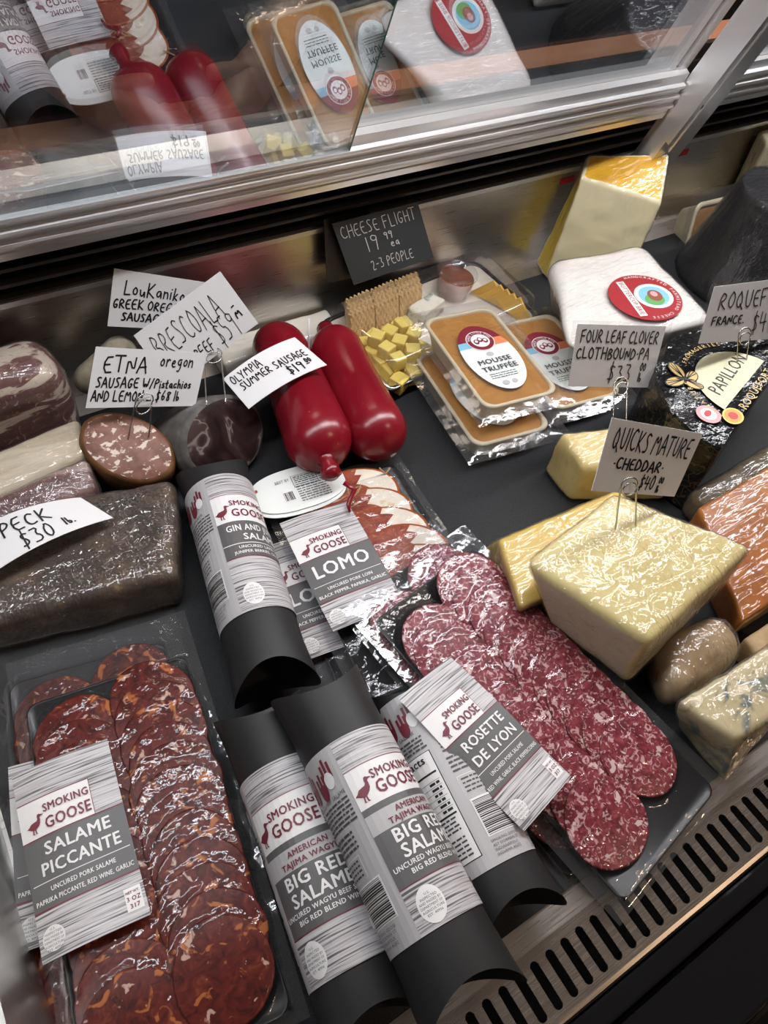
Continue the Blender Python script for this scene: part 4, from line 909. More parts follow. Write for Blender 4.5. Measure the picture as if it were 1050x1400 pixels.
# brie wheel piece
tp = q4([(750, 352), (880, 330), (985, 438), (768, 492)], [.082, .086, .088, .076])
t = thing('brie_wheel', 'white brie in paper with a red round sticker', 'cheese', (.57, .42, .002))
bt = [Vector((.595, .500, .003)), Vector((.725, .490, .003)), Vector((.715, .375, .003)), Vector((.572, .385, .036))]
o = hexa('body', tp, bt, ['brie_paper'], t, bev=.016, seg=5, amp=.002, nsc=22)
wrap(o, parent=t, mat='cling_smooth', amp=.001)
def bil(Q, x, y): return (Q[3] * (1 - x) + Q[2] * x) * (1 - y) + (Q[0] * (1 - x) + Q[1] * x) * y
nb = (Q := [Vector(p) for p in tp])[1] - Q[3]; nb = (Q[2] - Q[0]).cross(nb); nb = nb if nb.z > 0 else -nb; nb.normalize()
bc = PP(880, 411, sum(Q, Vector()) / 4, nb) + nb * .0045
ay = -(PP(885, 440, bc, nb) - PP(845, 385, bc, nb)).normalized(); ax = ay.cross(nb); ks = (PP(927, 432, bc, nb) - PP(832, 393, bc, nb)).length / 2 / .031; aL = bL = .031
L = Lab(); L.ell(0, 0, .031, .031, 'label_red', 0, True, n=44); L.ell(.008, 0, .0165, .0165, 'label_mint', 1); L.ell(.008, 0, .0130, .0130, 'label_blue', 2); L.ell(.0065, -.005, .0085, .0075, 'grass_ink', 3); L.ell(.009, 0, .0062, .0075, 'cow_ink', 4); L.ell(.009, .002, .0030, .0036, 'sticker_pink', 5)
arc_ring = [(.031, 0)]
Rr = 62
bx = -.0125
L.rect(bx - .0034, -.0235, bx + .0034, .0235, 'label_mint', 2, base=False)
L.text('BUTTERCUP BRIE', bx - .0019, .0215, .0042, 'label_red', 'l', wmax=.043, bold=.02, rot=-90)
for i in range(4): L.lines(-.0255 + i * .0022, -.0255 + i * .0022 + .0010, -.012 + i * -.001, .012 + i * .001, 9, .0014, 'label_mint', 20 + i)
def arc_text(L, s, cx_, cy_, ra, rb, a0, a1, h, mat):
    for i, ch in enumerate(s):
        if ch == ' ': continue
        a = a0 + (a1 - a0) * (i + .5) / len(s); L.text(ch, cx_ + ra * math.cos(R(a)), cy_ + rb * math.sin(R(a)), h, mat, 'c', rot=math.degrees(math.atan2(rb * math.sin(R(a)) , ra * math.cos(R(a)))) - 90)
arc_text(L, 'HANDCRAFTED FARMSTEAD CHEESE', .0, .0, .0262, .0262, 105, -105, .0030, 'label_mint')
L.build(t, lambda x, y, z: bc + ax * x * ks + ay * y * ks + nb * z, 'sticker', 'sticker_lettering')
# clothbound wedge under the Four Leaf card
tp = q4([(766, 590), (926, 576), (932, 640), (800, 640)], [.056, .056, .05, .05])
block('cheese_wedge', 'wrapped yellow cheese wedge behind the card on the pale cheddar', 'cheese', tp, drop(tp, .003, .05), ['wedge_cheese'], bev=.006, amp=.0018, wrapmat='cling_smooth')
# two cheddar blocks
tp = q4([(682, 738), (846, 668), (900, 750), (712, 832)], [.058, .058, .055, .052])
bt = [P(655, 752, .003), P(850, 690, .003), tp[2].copy(), P(700, 852, .003)]; bt[2].z = .003
block('cheddar_block', 'deep yellow cheddar block in wrap, behind the pale one', 'cheese', tp, bt, ['cheddar_deep'], bev=.004, amp=.0008, wrapmat='cling_smooth')
tp = q4([(716, 768), (838, 672), (1030, 746), (890, 880)], [.086, .090, .082, .080])
bt = [P(764, 888, .016) + Vector((-.0, .045, .01)), tp[1] + Vector((.01, .0, -.03)), tp[2] + Vector((.008, -.008, -.034)), P(853, 938, .012)]
bt[0] = P(764, 886, .018); bt[3] = P(853, 938, .012)
bt = [P(748, 852, .034), Vector((.425, .185, .050)), Vector((.452, .108, .046)), P(855, 937, .026)]
block('cheddar_block', 'big pale cheddar block in shiny wrap with a price card stuck in it', 'cheese', tp, bt, ['cheddar_pale', 'cheddar_cut'], bev=.006, amp=.0012, fmat=(0, 1, 1, 1, 1, 1), wamp=.0010)
tp = q4([(955, 694), (1052, 636), (1150, 760), (1016, 850)], [.040, .052, .046, .034])
block('cheddar_slab', 'orange cheddar slab tilted at the right edge', 'cheese', tp, drop(tp, .003, .0), ['cheese_orange', 'cheddar_deep'], bev=.003, amp=.0006, fmat=(0, 0, 0, 0, 1, 0), wrapmat='cling_smooth')
tp = q4([(946, 668), (1060, 600), (1130, 640), (990, 706)], [.036, .040, .040, .034])
block('rind_cheese', 'dark brown rind cheese behind the orange slab', 'cheese', tp, drop(tp, .003, .06), ['rind_brown'], bev=.010, amp=.0014, wrapmat='cling_smooth')
tp = q4([(1016, 872), (1060, 846), (1110, 885), (1046, 905)], .030)
block('cheese_end', 'small brown cheese end below the orange slab', 'cheese', tp, drop(tp, .003), ['rind_tan'], bev=.004, wrapmat=None)
tp = q4([(898, 868), (985, 828), (1030, 886), (925, 952)], [.046, .050, .044, .040])
block('rind_cheese', 'round tan rind cheese piece in crumpled wrap at right', 'cheese', tp, drop(tp, .003, .10), ['rind_tan'], bev=.016, seg=5, amp=.003, wamp=.0026)
tp = q4([(925, 960), (1060, 876), (1080, 965), (1008, 1012)], [.046, .054, .052, .048])
bt = drop(tp, .003); bt[3] = P(990, 1074, .003); bt[0] = P(922, 992, .003); bt[2] = bt[2] + Vector((-.006, -.002, 0))
block('blue_cheese_block', 'blue veined cheese block in wrap at the front right', 'cheese', tp, bt, ['blue_cheese'], bev=.005, amp=.0018, wamp=.0012)
# foil-wrapped blue cheese half wheel
def half_wheel(name, label, c, yaw, r, h, mats, bev, tilt=0, seg=5, wr=None, ang=180, topk=.985):
    F = frame(c, yaw, tilt); t = thing(name, label, 'cheese', F @ Vector((0, 0, 0))); bm = bmesh.new(); N_ = 30
    prof = [(r, 0)] + [(r * math.cos(R(ang * k / N_)), r * math.sin(R(ang * k / N_))) for k in range(1, N_ + 1)]
    b0 = [bm.verts.new((p[0], p[1], 0)) for p in prof]; b1 = [bm.verts.new((p[0] * topk, p[1] * topk, h)) for p in prof]
    bm.faces.new(b0[::-1]); tf = bm.faces.new(b1); tf.material_index = 1
    for k in range(len(prof)): bm.faces.new([b0[k], b0[(k + 1) % len(prof)], b1[(k + 1) % len(prof)], b1[k]])
    bmesh.ops.bevel(bm, geom=[e_ for e_ in bm.edges if e_.calc_face_angle(0) > .5], offset=bev, segments=seg, affect='EDGES', profile=.5)
    bmesh.ops.triangulate(bm, faces=[f_ for f_ in bm.faces if len(f_.verts) > 4])
    for _ in range(4):
        ln = [e_ for e_ in bm.edges if e_.calc_length() > .008]
        if not ln or len(bm.verts) > 7000: break
        bmesh.ops.subdivide_edges(bm, edges=ln, cuts=1, use_grid_fill=False); bmesh.ops.triangulate(bm, faces=[f_ for f_ in bm.faces if len(f_.verts) > 4])
    bm.normal_update()
    for v in bm.verts: v.co += v.normal * (.0014 * noise.noise(v.co * 45) + .001 * noise.noise(v.co * 120))
    bm.transform(F)
    for v in bm.verts: v.co.z = max(v.co.z, .0024)
    o = bm_out(bm, 'body', mats, t)
    if wr: wrap(o, mat=wr, parent=t, amp=.0012, nsc=40)
    return t, F
pt_, PF = half_wheel('foil_blue_cheese', 'black foil blue cheese half wheel with butterfly emblem', (.608, .232, .0025), 20, .100, .084, ['black_foil', 'black_foil_plain'], .012)
hz = .0858
L = Lab()
arc = [(.049 * math.cos(R(a)), -.002 + .049 * math.sin(R(a))) for a in range(0, 181, 8)]
L.poly(arc, 'foil_cream', 0, base=True, maxlen=.02)
L.text('PAPILLON', .003, .012, .0135, 'black_ink', 'c', wmax=.072, bold=-.005, lay=2)
L.text('ROQUEFORT', .002, -.0145, .0085, 'gold_ink', 'c', wmax=.088, bold=.02, lay=2)
arc_text(L, 'SIGNATURE', 0, 0, .056, .056, 190, 130, .005, 'gold_ink')
arc_text(L, 'FROMAGERIES', 0, 0, .056, .056, 105, 45, .005, 'gold_ink')
bxx, byy = -.036, .046
for sx_, sy_, a_, b2, rt_ in ((-.010, .006, .011, .0065, 150), (.007, .012, .012, .0065, 60), (.009, -.003, .009, .006, 10), (-.001, -.010, .009, .0055, -70)):
    L.ell(bxx + sx_, byy + sy_, a_, b2, 'black_ink', 2, rot=rt_, n=20); L.ell(bxx + sx_, byy + sy_, a_ * .86, b2 * .84, 'gold_ink', 3, rot=rt_, n=20)
    for k in (-1, 0, 1):
        c_, s_ = math.cos(R(rt_)), math.sin(R(rt_)); p0 = (bxx + sx_ * .2, byy + sy_ * .2); p1 = (bxx + sx_ + a_ * .8 * c_ - k * b2 * .5 * s_, byy + sy_ + a_ * .8 * s_ + k * b2 * .5 * c_)
        dx, dy = p1[0] - p0[0], p1[1] - p0[1]; l_ = math.hypot(dx, dy); n_ = (-dy / l_ * .0005, dx / l_ * .0005); L.poly([(p0[0] - n_[0], p0[1] - n_[1]), (p1[0] - n_[0], p1[1] - n_[1]), (p1[0] + n_[0], p1[1] + n_[1]), (p0[0] + n_[0], p0[1] + n_[1])], 'black_ink', 4, maxlen=.02)
L.ell(bxx, byy, .0014, .009, 'black_ink', 5, rot=35, n=16)
L.ell(-.066, .010, .0115, .0115, 'sticker_pink', 2, n=24); L.ell(-.066, .010, .0075, .0075, 'label_white', 3, n=24); L.ell(-.066, .011, .005, .003, 'sticker_red', 4, n=16)
L.ell(-.052, -.008, .0115, .0095, 'sticker_yellow', 2, n=24); L.ell(-.052, -.008, .0095, .0078, 'sticker_orange', 3, n=24); L.ell(-.052, -.008, .005, .0045, 'sticker_red', 4, n=18)
L.ell(.066, .036, .010, .0105, 'gold_ink', 2, n=20)
L.build(pt_, lambda x, y, z: PF @ Vector((x, y + .016, hz + z)), 'foil_label', 'foil_lettering')
bw, _ = half_wheel('waxed_cheese', 'large black waxed cheese in crinkled wrap at right', (.897, .440, .0025), 8, .096, .120, ['black_wax'], .042, wr='cling_smooth', ang=330, topk=.66)
tp = [(.80, .345, .100), (.88, .345, .100), (.88, .312, .094), (.815, .308, .090)]
block('soft_cheese_piece', 'small pale wrapped cheese in front of the black waxed one', 'cheese', tp, drop(tp, .003), ['brie_paper'], bev=.01, wrapmat='cling_smooth')

# ================================================================== MOUSSE AND PATE PACKS
def mousse_pack(label, c, yaw, rimz, W_, L_, hgt, fill='pate_amber', art=True, group='mousse packs', F=None, name='mousse_pack', tubmat='tub_cream'):
    F = F or frame((c[0], c[1], rimz), yaw); t = thing(name, label, 'packaged mousse', F @ Vector((0, 0, -hgt)), group)
    secs = []
    for k, z in ((.80, -hgt), (.84, -hgt + .002), (.97, -.004), (1.05, -.002), (1.05, 0), (.985, .0005), (.955, -.0005), (.95, -.003)):
        secs.append([F @ Vector((p[0], p[1], z)) for p in rrect(W_ * k, L_ - W_ * (1 - k), .012)])
    v, f = loft(secs, (True, False)); mk('tub', v, f, tubmat, t)
    o = rrect(W_ * .95, L_ - W_ * .05, .011); v, f = loft([[F @ Vector((p[0] * q, p[1] * q, -.0026 + z)) for p in o] for q, z in ((1, 0), (.93, .0010), (.6, .0014), (.05, .0014))], (False, True)); mk('filling', v, f, fill, t)
    nx, ny = 26, 36; FW, FL = W_ + .034, L_ + .036; v = []
    for j in range(ny):
        for i in range(nx):
            x, y = (i / (nx - 1) - .5) * FW, (j / (ny - 1) - .5) * FL; ex = max(abs(x) - W_ * .53, abs(y) - L_ * .515, 0)
            v.append(F @ Vector((x, y, .0012 - ex * .28 + .0008 * noise.noise((x * 60, y * 60, c[0] * 9)))))
    mk('film_lid', v, [[j * nx + i, j * nx + i + 1, (j + 1) * nx + i + 1, (j + 1) * nx + i] for j in range(ny - 1) for i in range(nx - 1)], 'pouch_film', t)
    if art:
        a, b_ = W_ * .37, L_ * .355; L = Lab(); L.ell(0, 0, a, b_, 'label_mint', 0, True, n=44, rings=5)
        def cap(y0, mat, lay):
            pts = [(a * math.cos(R(q)), b_ * math.sin(R(q))) for q in range(0, 361, 4)]; top = [p for p in pts[:91] if p[1] >= y0 + p[0] * -.0]
            L.poly(top, mat, lay, maxlen=.05)
        cap(b_ * .30, 'label_blue', 1); L.poly([(0, b_ * .30)] + [(a * math.cos(R(q)), b_ * math.sin(R(q))) for q in range(18, 64, 3)], 'label_orange', 2, maxlen=.05); cap(b_ * .48, 'label_wine', 3)
        ey = b_ * .50; L.ell(0, ey, a * .52, a * .52, 'label_white', 4); L.ell(0, ey, a * .49, a * .49, 'label_wine', 5); L.ell(0, ey, a * .34, a * .34, 'label_white', 6)
        for k in (-1, 0, 1): L.ell(k * a * .17, ey - a * .04 + (a * .08 if k == 0 else 0), a * .10, a * .13, 'label_wine', 7, n=16); L.ell(k * a * .17, ey - a * .02 + (a * .08 if k == 0 else 0), a * .06, a * .07, 'label_white', 8, n=12)
        arc_text(L, 'THREE LITTLE PIGS', 0, ey, a * .37, a * .37, 175, 5, a * .10, 'label_white'); L.ink[-1:] = [L.ink[-1]]
        L.ink = [(v_, f_, m_, (8 if m_ == 'label_white' and len(v_) < 60 and lay < 6 else lay)) for (v_, f_, m_, lay) in L.ink]
        L.ell(0, b_ * .07, a * .14, a * .12, 'label_pale', 2, n=16); L.text('MOUSSE', 0, b_ * -.20, a * .235, 'dark_ink', 'c', wmax=a * 1.42, bold=.03); L.text('TRUFFÉE', 0, b_ * -.42, a * .235, 'dark_ink', 'c', wmax=a * 1.42, bold=.03)
        L.lines(-a * .55, a * .5, -b_ * .66, -b_ * .48, 3, .0009, 'dark_ink', 31)
        L.ell(-a * .18, -b_ * .80, a * .13, a * .11, 'label_pale', 3, n=16); L.ell(a * .16, -b_ * .80, a * .10, a * .10, 'label_pale', 3, n=16)
        L.build(t, lambda x, y, z: F @ Vector((x, y - .006, .0022 + z)), 'sticker', 'sticker_lettering')
    return t, F
mousse_pack('lower mousse pack of the stack, showing only its cream side', (.415, .400), -8, .031, .082, .136, .028)
mousse_pack('top mousse pack with a clear view of its oval sticker', (.4275, .4135), -8, .062, .078, .136, .028)
mousse_pack('mousse pack right of the stack, half behind a sleeved price card', (.5175, .405), -8, .031, .080, .136, .028)
# pate pack standing on edge against the wall
f0 = PY(921, 272, .520); f1 = PY(928, 362, .520)
UP = Vector((.10, .26, 1)).normalized(); RT = Vector((.97, .10, -.10)); RT = (RT - UP * RT.dot(UP)).normalized(); NO = RT.cross(UP)
pcn = PY(980, 322, .542)
FP = Matrix.Translation(pcn) @ Matrix((RT, UP, NO)).transposed().to_4x4()
pk, _ = mousse_pack('brown pate pack standing on edge behind the black waxed cheese', (0, 0), 0, 0, .150, .098, .034, 'pate_brown', False, None, FP, 'pate_pack', 'tub_cream')
L = Lab(); L.ell(0, 0, .036, .030, 'label_mint', 0, True); L.ell(-.014, 0, .020, .024, 'label_wine', 1); L.ell(-.008, -.002, .014, .014, 'label_white', 2); L.ell(-.008, -.002, .012, .012, 'label_wine', 3)
L.build(pk, lambda x, y, z: FP @ Vector((x - .005, y - .012, .0022 + z)), 'sticker', 'sticker_lettering')
L = Lab(); L.ell(0, 0, .0085, .0085, 'label_wine', 0, True); L.ell(-.003, 0, .0018, .003, 'tub_cream_pale', 1); L.ell(.003, 0, .0018, .003, 'tub_cream_pale', 1)
L.build(pk, lambda x, y, z: FP @ Vector((-.0745 + y * .1 - z - .0018 , x - .008, -.016 + y)), 'side_sticker', 'side_sticker_print')
a = PY(1012, 244, .575); b_ = PY(1090, 205, .575)
tp = [(1.02, .592, .112), (1.20, .592, .112), (1.20, .560, .118), (1.00, .560, .112)]
block('cheese_slab', 'pale wrapped cheese at the back right corner behind the black waxed one', 'cheese', tp, drop(tp, .003), ['cheese_cream'], bev=.006, wrapmat='cling_wrap')

# ================================================================== CHEESE FLIGHT TRAY
FT = frame((.441, .5215, .0085), 7, 5.5); W_, L_ = .234, .120
ft = thing('cheese_flight_tray', 'black tray with clear lid holding crackers, cheese cubes and jam', 'tray', FT @ Vector((0, 0, 0)))
v, f = loft([[FT @ Vector((p[0], p[1], z)) for p in rrect(W_ * k, L_ - W_ * (1 - k), .014)] for k, z in ((.93, 0), (.985, .014), (1.0, .016), (1., .0175), (.975, .0175), (.965, .016), (.92, .0025))], (True, True)); mk('tray_base', v, f, 'black_plastic', ft)
v, f = loft([[FT @ Vector((p[0], p[1], z)) for p in rrect(W_ * k, L_ - W_ * (1 - k), .013)] for k, z in ((.955, .0165), (.915, .0035), (.90, .003))], (False, True)); mk('tray_liner', v, f, 'tub_cream_pale', ft)
v, f = loft([[FT @ Vector((p[0], p[1], z)) for p in rrect(W_ * k, L_ - W_ * (1 - k), .014)] for k, z in ((1.0, .0185), (.97, .0195), (.955, .022), (.925, .042), (.90, .0445), (.86, .045))], (False, True)); mk('lid', v, f, 'clear_plastic', ft)
def inside(px, py, h): return FT.inverted() @ P(px, py, h)
r_ = random.Random(4)
for k in range(26):                                                   # cheese cubes, two layers
    lay = 0 if k < 18 else 1
    if lay == 0: x, y = -.090 + .0165 * (k % 4) + r_.uniform(-.002, .002), .012 - .0155 * (k // 4) + r_.uniform(-.002, .002); z = .0125
    else: x, y = -.084 + .0185 * ((k - 18) % 3) + r_.uniform(-.002, .002), .002 - .019 * ((k - 18) // 3) + r_.uniform(-.002, .002); z = .0275
    s_ = r_.uniform(.0070, .0082); F2 = FT @ Matrix.Translation((x, y, z)) @ Matrix.Rotation(r_.uniform(-.6, .6), 4, 'Z') @ Matrix.Rotation(r_.uniform(-.15, .15), 4, 'X')
    c8 = [F2 @ Vector((a * s_, b2 * s_, c_ * s_)) for c_ in (1, -1) for a, b2 in ((-1, 1), (1, 1), (1, -1), (-1, -1))]
    tag(hexa('cheese_cube', c8[:4], c8[4:], ['cube_cheese'], bev=.0012, seg=2, amp=.0005, nsc=120), 'small yellow cheese cube heaped at the left end of the clear lidded tray', 'cheese', 'cheese cubes in the tray')
for k in range(9):                                                    # waffled crackers standing on edge, three deep
    row = k // 3; i = k % 3; nx, nz = 25, 7; v = []; f = []
    F2 = FT @ Matrix.Translation((-.077 + .034 * i + .004 * row, .034 + row * .0085, .0215)) @ Matrix.Rotation(R(3), 4, 'Z') @ Matrix.Rotation(R(-16), 4, 'X')
    for side in (0, 1):
        for j in range(nz):
            for m_ in range(nx):
                x, z = (m_ / (nx - 1) - .5) * .0335, (j / (nz - 1) - .5) * .032
                zig = .0013 * (1 if (m_ // 2) % 2 else -1) if j in (0, nz - 1) else 0
                v.append(F2 @ Vector((x, (side - .5) * .0045 + .0006 * (1 if (m_ // 2 + j) % 2 else -1), z + zig)))
    for j in range(nz - 1):
        for m_ in range(nx - 1): q = j * nx + m_; f.append([q, q + 1, q + nx + 1, q + nx]); q += nx * nz; f.append([q + nx, q + nx + 1, q + 1, q])
    per = [m_ for m_ in range(nx)] + [j * nx + nx - 1 for j in range(1, nz)] + [(nz - 1) * nx + m_ for m_ in range(nx - 2, -1, -1)] + [j * nx for j in range(nz - 2, 0, -1)]
    for a, b2 in zip(per, per[1:] + per[:1]): f.append([a, a + nx * nz, b2 + nx * nz, b2])
    tag(mk('waffle_cracker', v, f, 'cracker_tan', smooth=False), ('waffle cracker standing in the front row of the tray', 'waffle cracker standing in the middle row of the tray', 'waffle cracker standing in the back row of the tray')[row], 'cracker', 'crackers in the %s row' % ('front', 'middle', 'back')[row])
p0 = inside(583, 420, .028); F2 = FT @ Matrix.Translation((p0.x, p0.y, .0135)) @ Matrix.Rotation(R(12), 4, 'Z')
c8 = [F2 @ Vector(p) for p in ((-.022, .011, .010), (.020, .010, .009), (.024, -.009, .008), (-.020, -.011, .010), (-.023, .011, -.009), (.022, .011, -.009), (.024, -.010, -.009), (-.022, -.012, -.009))]
tag(hexa('blue_cheese_piece', c8[:4], c8[4:], ['blue_wedge'], bev=.003, amp=.0012, nsc=90), 'crumbly white blue-veined piece in the tray before the jam cup', 'cheese')
pj = inside(622, 388, .03); FJ = FT @ Matrix.Translation((pj.x, pj.y, .0035))
jc = thing('jam_cup', 'clear lidded cup of red-brown jam in the tray', 'cup', FJ @ Vector((0, 0, 0)))
cir = lambda r2, z: [FJ @ Vector((r2 * math.cos(2 * math.pi * k / 32), r2 * math.sin(2 * math.pi * k / 32), z)) for k in range(32)]
v, f = loft([cir(.017, .001), cir(.0205, .024), (cir(.0008, .0245))], (True, True)); mk('jam', v, f, 'jam', jc)
v, f = loft([cir(.0185, 0), cir(.0222, .0285), cir(.0235, .029), cir(.0235, .031), cir(.0215, .0315), cir(.0212, .0300), cir(.002, .0300)], (True, True)); mk('cup', v, f, 'clear_plastic', jc)
for k in range(5):
    ps = inside(672 + 9 * k, 402 + 5 * k, .022); F2 = FT @ Matrix.Translation((ps.x, ps.y - .002, .006 + .0)) @ Matrix.Rotation(R(-62 - 4 * k), 4, 'Z')
    tri = [(-.026, 0), (.026, 0), (-.004, .026)]; v, f = loft([[F2 @ Vector((p[0], y, p[1])) for p in tri] for y in (-.0016, .0016)])
    tag(mk('cheese_slice', v, f, 'slice_cheese', smooth=False), 'thin yellow cheese triangle standing right of the jam cup', 'cheese', 'cheese triangles in the tray')

# ================================================================== CARDS AND THEIR CLIPS
def card(name, label, corners, art, mat='white_paper', bulge=0., group='handwritten price cards', thick=.0005, sleeve=False, ink='lettering', bend=0.):
    """corners TL, TR, BR, BL in space; art(L, W, H) draws in metres from the lower left corner"""
    TL, TR, BR, BL = [Vector(c) for c in corners]; W_ = ((TR - TL).length + (BR - BL).length) / 2; H_ = ((TL - BL).length + (TR - BR).length) / 2
    n = ((TR - BL).cross(TL - BR)).normalized()
    if n.dot(CAMPOS - TL) < 0: n = -n
    def warp(x, y, z):
        u, v_ = x / W_, y / H_
        return (BL * (1 - u) + BR * u) * (1 - v_) + (TL * (1 - u) + TR * u) * v_ + n * (z + bulge * 4 * u * (1 - u) + bend * v_ * v_)
    t = thing(name, label, 'sign', (BL + BR) / 2, group); nx, ny = 24, 10
    v = [warp(W_ * i / nx, H_ * j / ny, z) for z in (-thick, 0) for j in range(ny + 1) for i in range(nx + 1)]; o_ = (nx + 1) * (ny + 1); f = []
    for j in range(ny):
        for i in range(nx): q = j * (nx + 1) + i; f += [[q + nx + 1, q + nx + 2, q + 1, q], [o_ + q, o_ + q + 1, o_ + q + nx + 2, o_ + q + nx + 1]]
    per = [i for i in range(nx + 1)] + [j * (nx + 1) + nx for j in range(1, ny + 1)] + [ny * (nx + 1) + i for i in range(nx - 1, -1, -1)] + [j * (nx + 1) for j in range(ny - 1, 0, -1)]
    for a, b2 in zip(per, per[1:] + per[:1]): f.append([a, b2, b2 + o_, a + o_])
    mk('board' if mat == 'chalkboard' else 'paper', v, f, mat, t, smooth=False)
    L = Lab(); art(L, W_, H_)
    if L.ink: L.build(t, lambda x, y, z: warp(x, y, z + .0002), ink=ink, lift=.0001)
    if sleeve:
        e_ = .06; v = [warp(x, y, .0008) for x, y in ((-W_ * e_, -H_ * e_), (W_ * (1 + e_), -H_ * e_), (W_ * (1 + e_), H_ * (1 + e_)), (-W_ * e_, H_ * (1 + e_)))]
        mk('clear_sleeve', v, [[0, 1, 2, 3]], 'sleeve_plastic', t, smooth=False)
    print('card', label, round(W_, 3), round(H_, 3)); return t
def planed(pxs, p0, t=25, yaw=0):
    n = Vector((math.sin(R(yaw)) * math.cos(R(t)), -math.cos(R(yaw)) * math.cos(R(t)), math.sin(R(t)))); return [PP(*p, p0, n) for p in pxs]
IW = .0013
def a_louk(L, W_, H_):
    L.pen('LouKaniko', W_ * .13, H_ * .58, H_ * .26, IW, wfit=W_ * .70, seed=1); L.pen('GREEK OREGANO', W_ * .03, H_ * .34, H_ * .17, IW, wfit=W_ * .9, seed=2); L.pen('SAUSAGE', W_ * .14, H_ * .12, H_ * .15, IW, wfit=W_ * .5, seed=3)
def a_bres(L, W_, H_):
    L.pen('BRESCOALA', W_ * .08, H_ * .44, H_ * .40, IW, wfit=W_ * .74, seed=4); L.pen('CURED BEEF', W_ * .06, H_ * .10, H_ * .2, IW, wfit=W_ * .50, seed=5); L.pen('$59', W_ * .61, H_ * .05, H_ * .42, IW, wfit=W_ * .24, seed=6); L.pen('-', W_ * .88, H_ * .40, H_ * .14, IW, seed=7); L.pen('m', W_ * .87, H_ * .26, H_ * .13, IW, seed=8)
def a_etna(L, W_, H_):
    L.pen('ETNA', W_ * .09, H_ * .60, H_ * .28, IW, wfit=W_ * .40, seed=9); L.pen('oregon', W_ * .58, H_ * .72, H_ * .26, IW, wfit=W_ * .32, seed=10); L.pen('SAUSAGE W/Pistachios', W_ * .05, H_ * .34, H_ * .17, IW, wfit=W_ * .87, seed=11); L.pen('AND LEMON _ $68 lb', W_ * .03, H_ * .11, H_ * .18, IW, wfit=W_ * .80, seed=12)
def a_olym(L, W_, H_):
    L.pen('OLYMPIA', W_ * .04, H_ * .68, H_ * .22, IW, wfit=W_ * .40, seed=13); L.pen('SUMMER SAUSAGE', W_ * .08, H_ * .42, H_ * .2, IW, wfit=W_ * .86, seed=14); L.pen('$19', W_ * .58, H_ * .12, H_ * .24, IW, wfit=W_ * .22, seed=15); L.pen('00', W_ * .83, H_ * .24, H_ * .12, IW, seed=16); L.pen('_', W_ * .82, H_ * .2, H_ * .14, IW, seed=17)
def a_speck(L, W_, H_):
    L.pen('SPECK', W_ * .22, H_ * .52, H_ * .34, IW, wfit=W_ * .48, seed=18); L.pen('$30', W_ * .40, H_ * .08, H_ * .38, IW, wfit=W_ * .25, seed=19); L.pen('lb.', W_ * .72, H_ * .22, H_ * .22, IW, seed=20)
def a_four(L, W_, H_):
    L.pen('FOUR LEAF CLOVER', W_ * .05, H_ * .72, H_ * .19, IW * 1.1, wfit=W_ * .90, seed=21); L.pen('CLOTHBOUND*PA', W_ * .03, H_ * .46, H_ * .18, IW * 1.1, wfit=W_ * .86, seed=22); L.pen('$33', W_ * .42, H_ * .10, H_ * .28, IW, wfit=W_ * .30, seed=23); L.pen('00', W_ * .80, H_ * .28, H_ * .12, IW, seed=24); L.pen('lb', W_ * .80, H_ * .10, H_ * .14, IW, seed=25)
def a_roq(L, W_, H_):
    L.pen('ROQUEFORT', W_ * .10, H_ * .58, H_ * .28, IW * 1.1, wfit=W_ * .84, seed=26); L.pen('FRANCE.', W_ * .07, H_ * .32, H_ * .14, IW * 1.1, wfit=W_ * .36, seed=27); L.pen('$40 lb', W_ * .52, H_ * .14, H_ * .32, IW, wfit=W_ * .42, seed=28)
def a_quick(L, W_, H_):
    L.pen('QUICKS MATURE', W_ * .07, H_ * .60, H_ * .30, IW * 1.35, wfit=W_ * .88, seed=29); L.pen('*CHEDDAR*', W_ * .14, H_ * .34, H_ * .16, IW * 1.1, wfit=W_ * .58, seed=30); L.pen('$40', W_ * .50, H_ * .08, H_ * .2, IW * 1.1, wfit=W_ * .19, seed=31); L.pen('00', W_ * .72, H_ * .19, H_ * .09, IW, seed=32); L.pen('lb', W_ * .72, H_ * .05, H_ * .11, IW, seed=33)
def a_chalk(L, W_, H_):
    L.pen('CHEESE FLIGHT', W_ * .05, H_ * .74, H_ * .19, IW * .8, 'chalk', wfit=W_ * .90, seed=34); L.pen('19', W_ * .28, H_ * .44, H_ * .24, IW * .8, 'chalk', seed=35); L.pen('99', W_ * .50, H_ * .56, H_ * .12, IW * .8, 'chalk', seed=36); L.pen('ea', W_ * .55, H_ * .42, H_ * .15, IW * .8, 'chalk', seed=37); L.pen('2-3 PEOPLE', W_ * .26, H_ * .13, H_ * .17, IW * .8, 'chalk', wfit=W_ * .52, seed=38)
card('price_card', 'rearmost white price card by the steel wall, half covered by a tilted one', planed([(156, 367), (280, 386), (262, 452), (147, 446)], PY(200, 440, .560), 12), a_louk)
card('price_card', 'white price card tilted steeply uphill, reading $59', planed([(183, 459), (301, 371), (353, 442), (235, 532)], PY(280, 480, .515), 20), a_bres)
ep = P(180, 610, .055)
card('price_card', 'white price card standing over the cut sausage half, reading $68', planed([(131, 474), (283, 483), (267, 555), (117, 558)], ep + Vector((0, .010, 0)), 22), a_etna)
card('price_card', 'white price card draped over the left red sausage', [P(305, 518, .070), P(403, 461, .080), P(447, 499, .076), P(340, 559, .066)], a_olym, bulge=.006)
card('price_card', 'curled white price card lying on the dark crusted meat block', [P(-60, 742, .060), P(110, 680, .064), P(155, 708, .058), P(-40, 806, .056)], a_speck, bulge=.012)
card('price_card', 'price card in a clear sleeve before the white brie, reading $33', planed([(790, 443), (911, 446), (889, 530), (777, 528)], P(850, 560, .055), 22), a_four, sleeve=True)
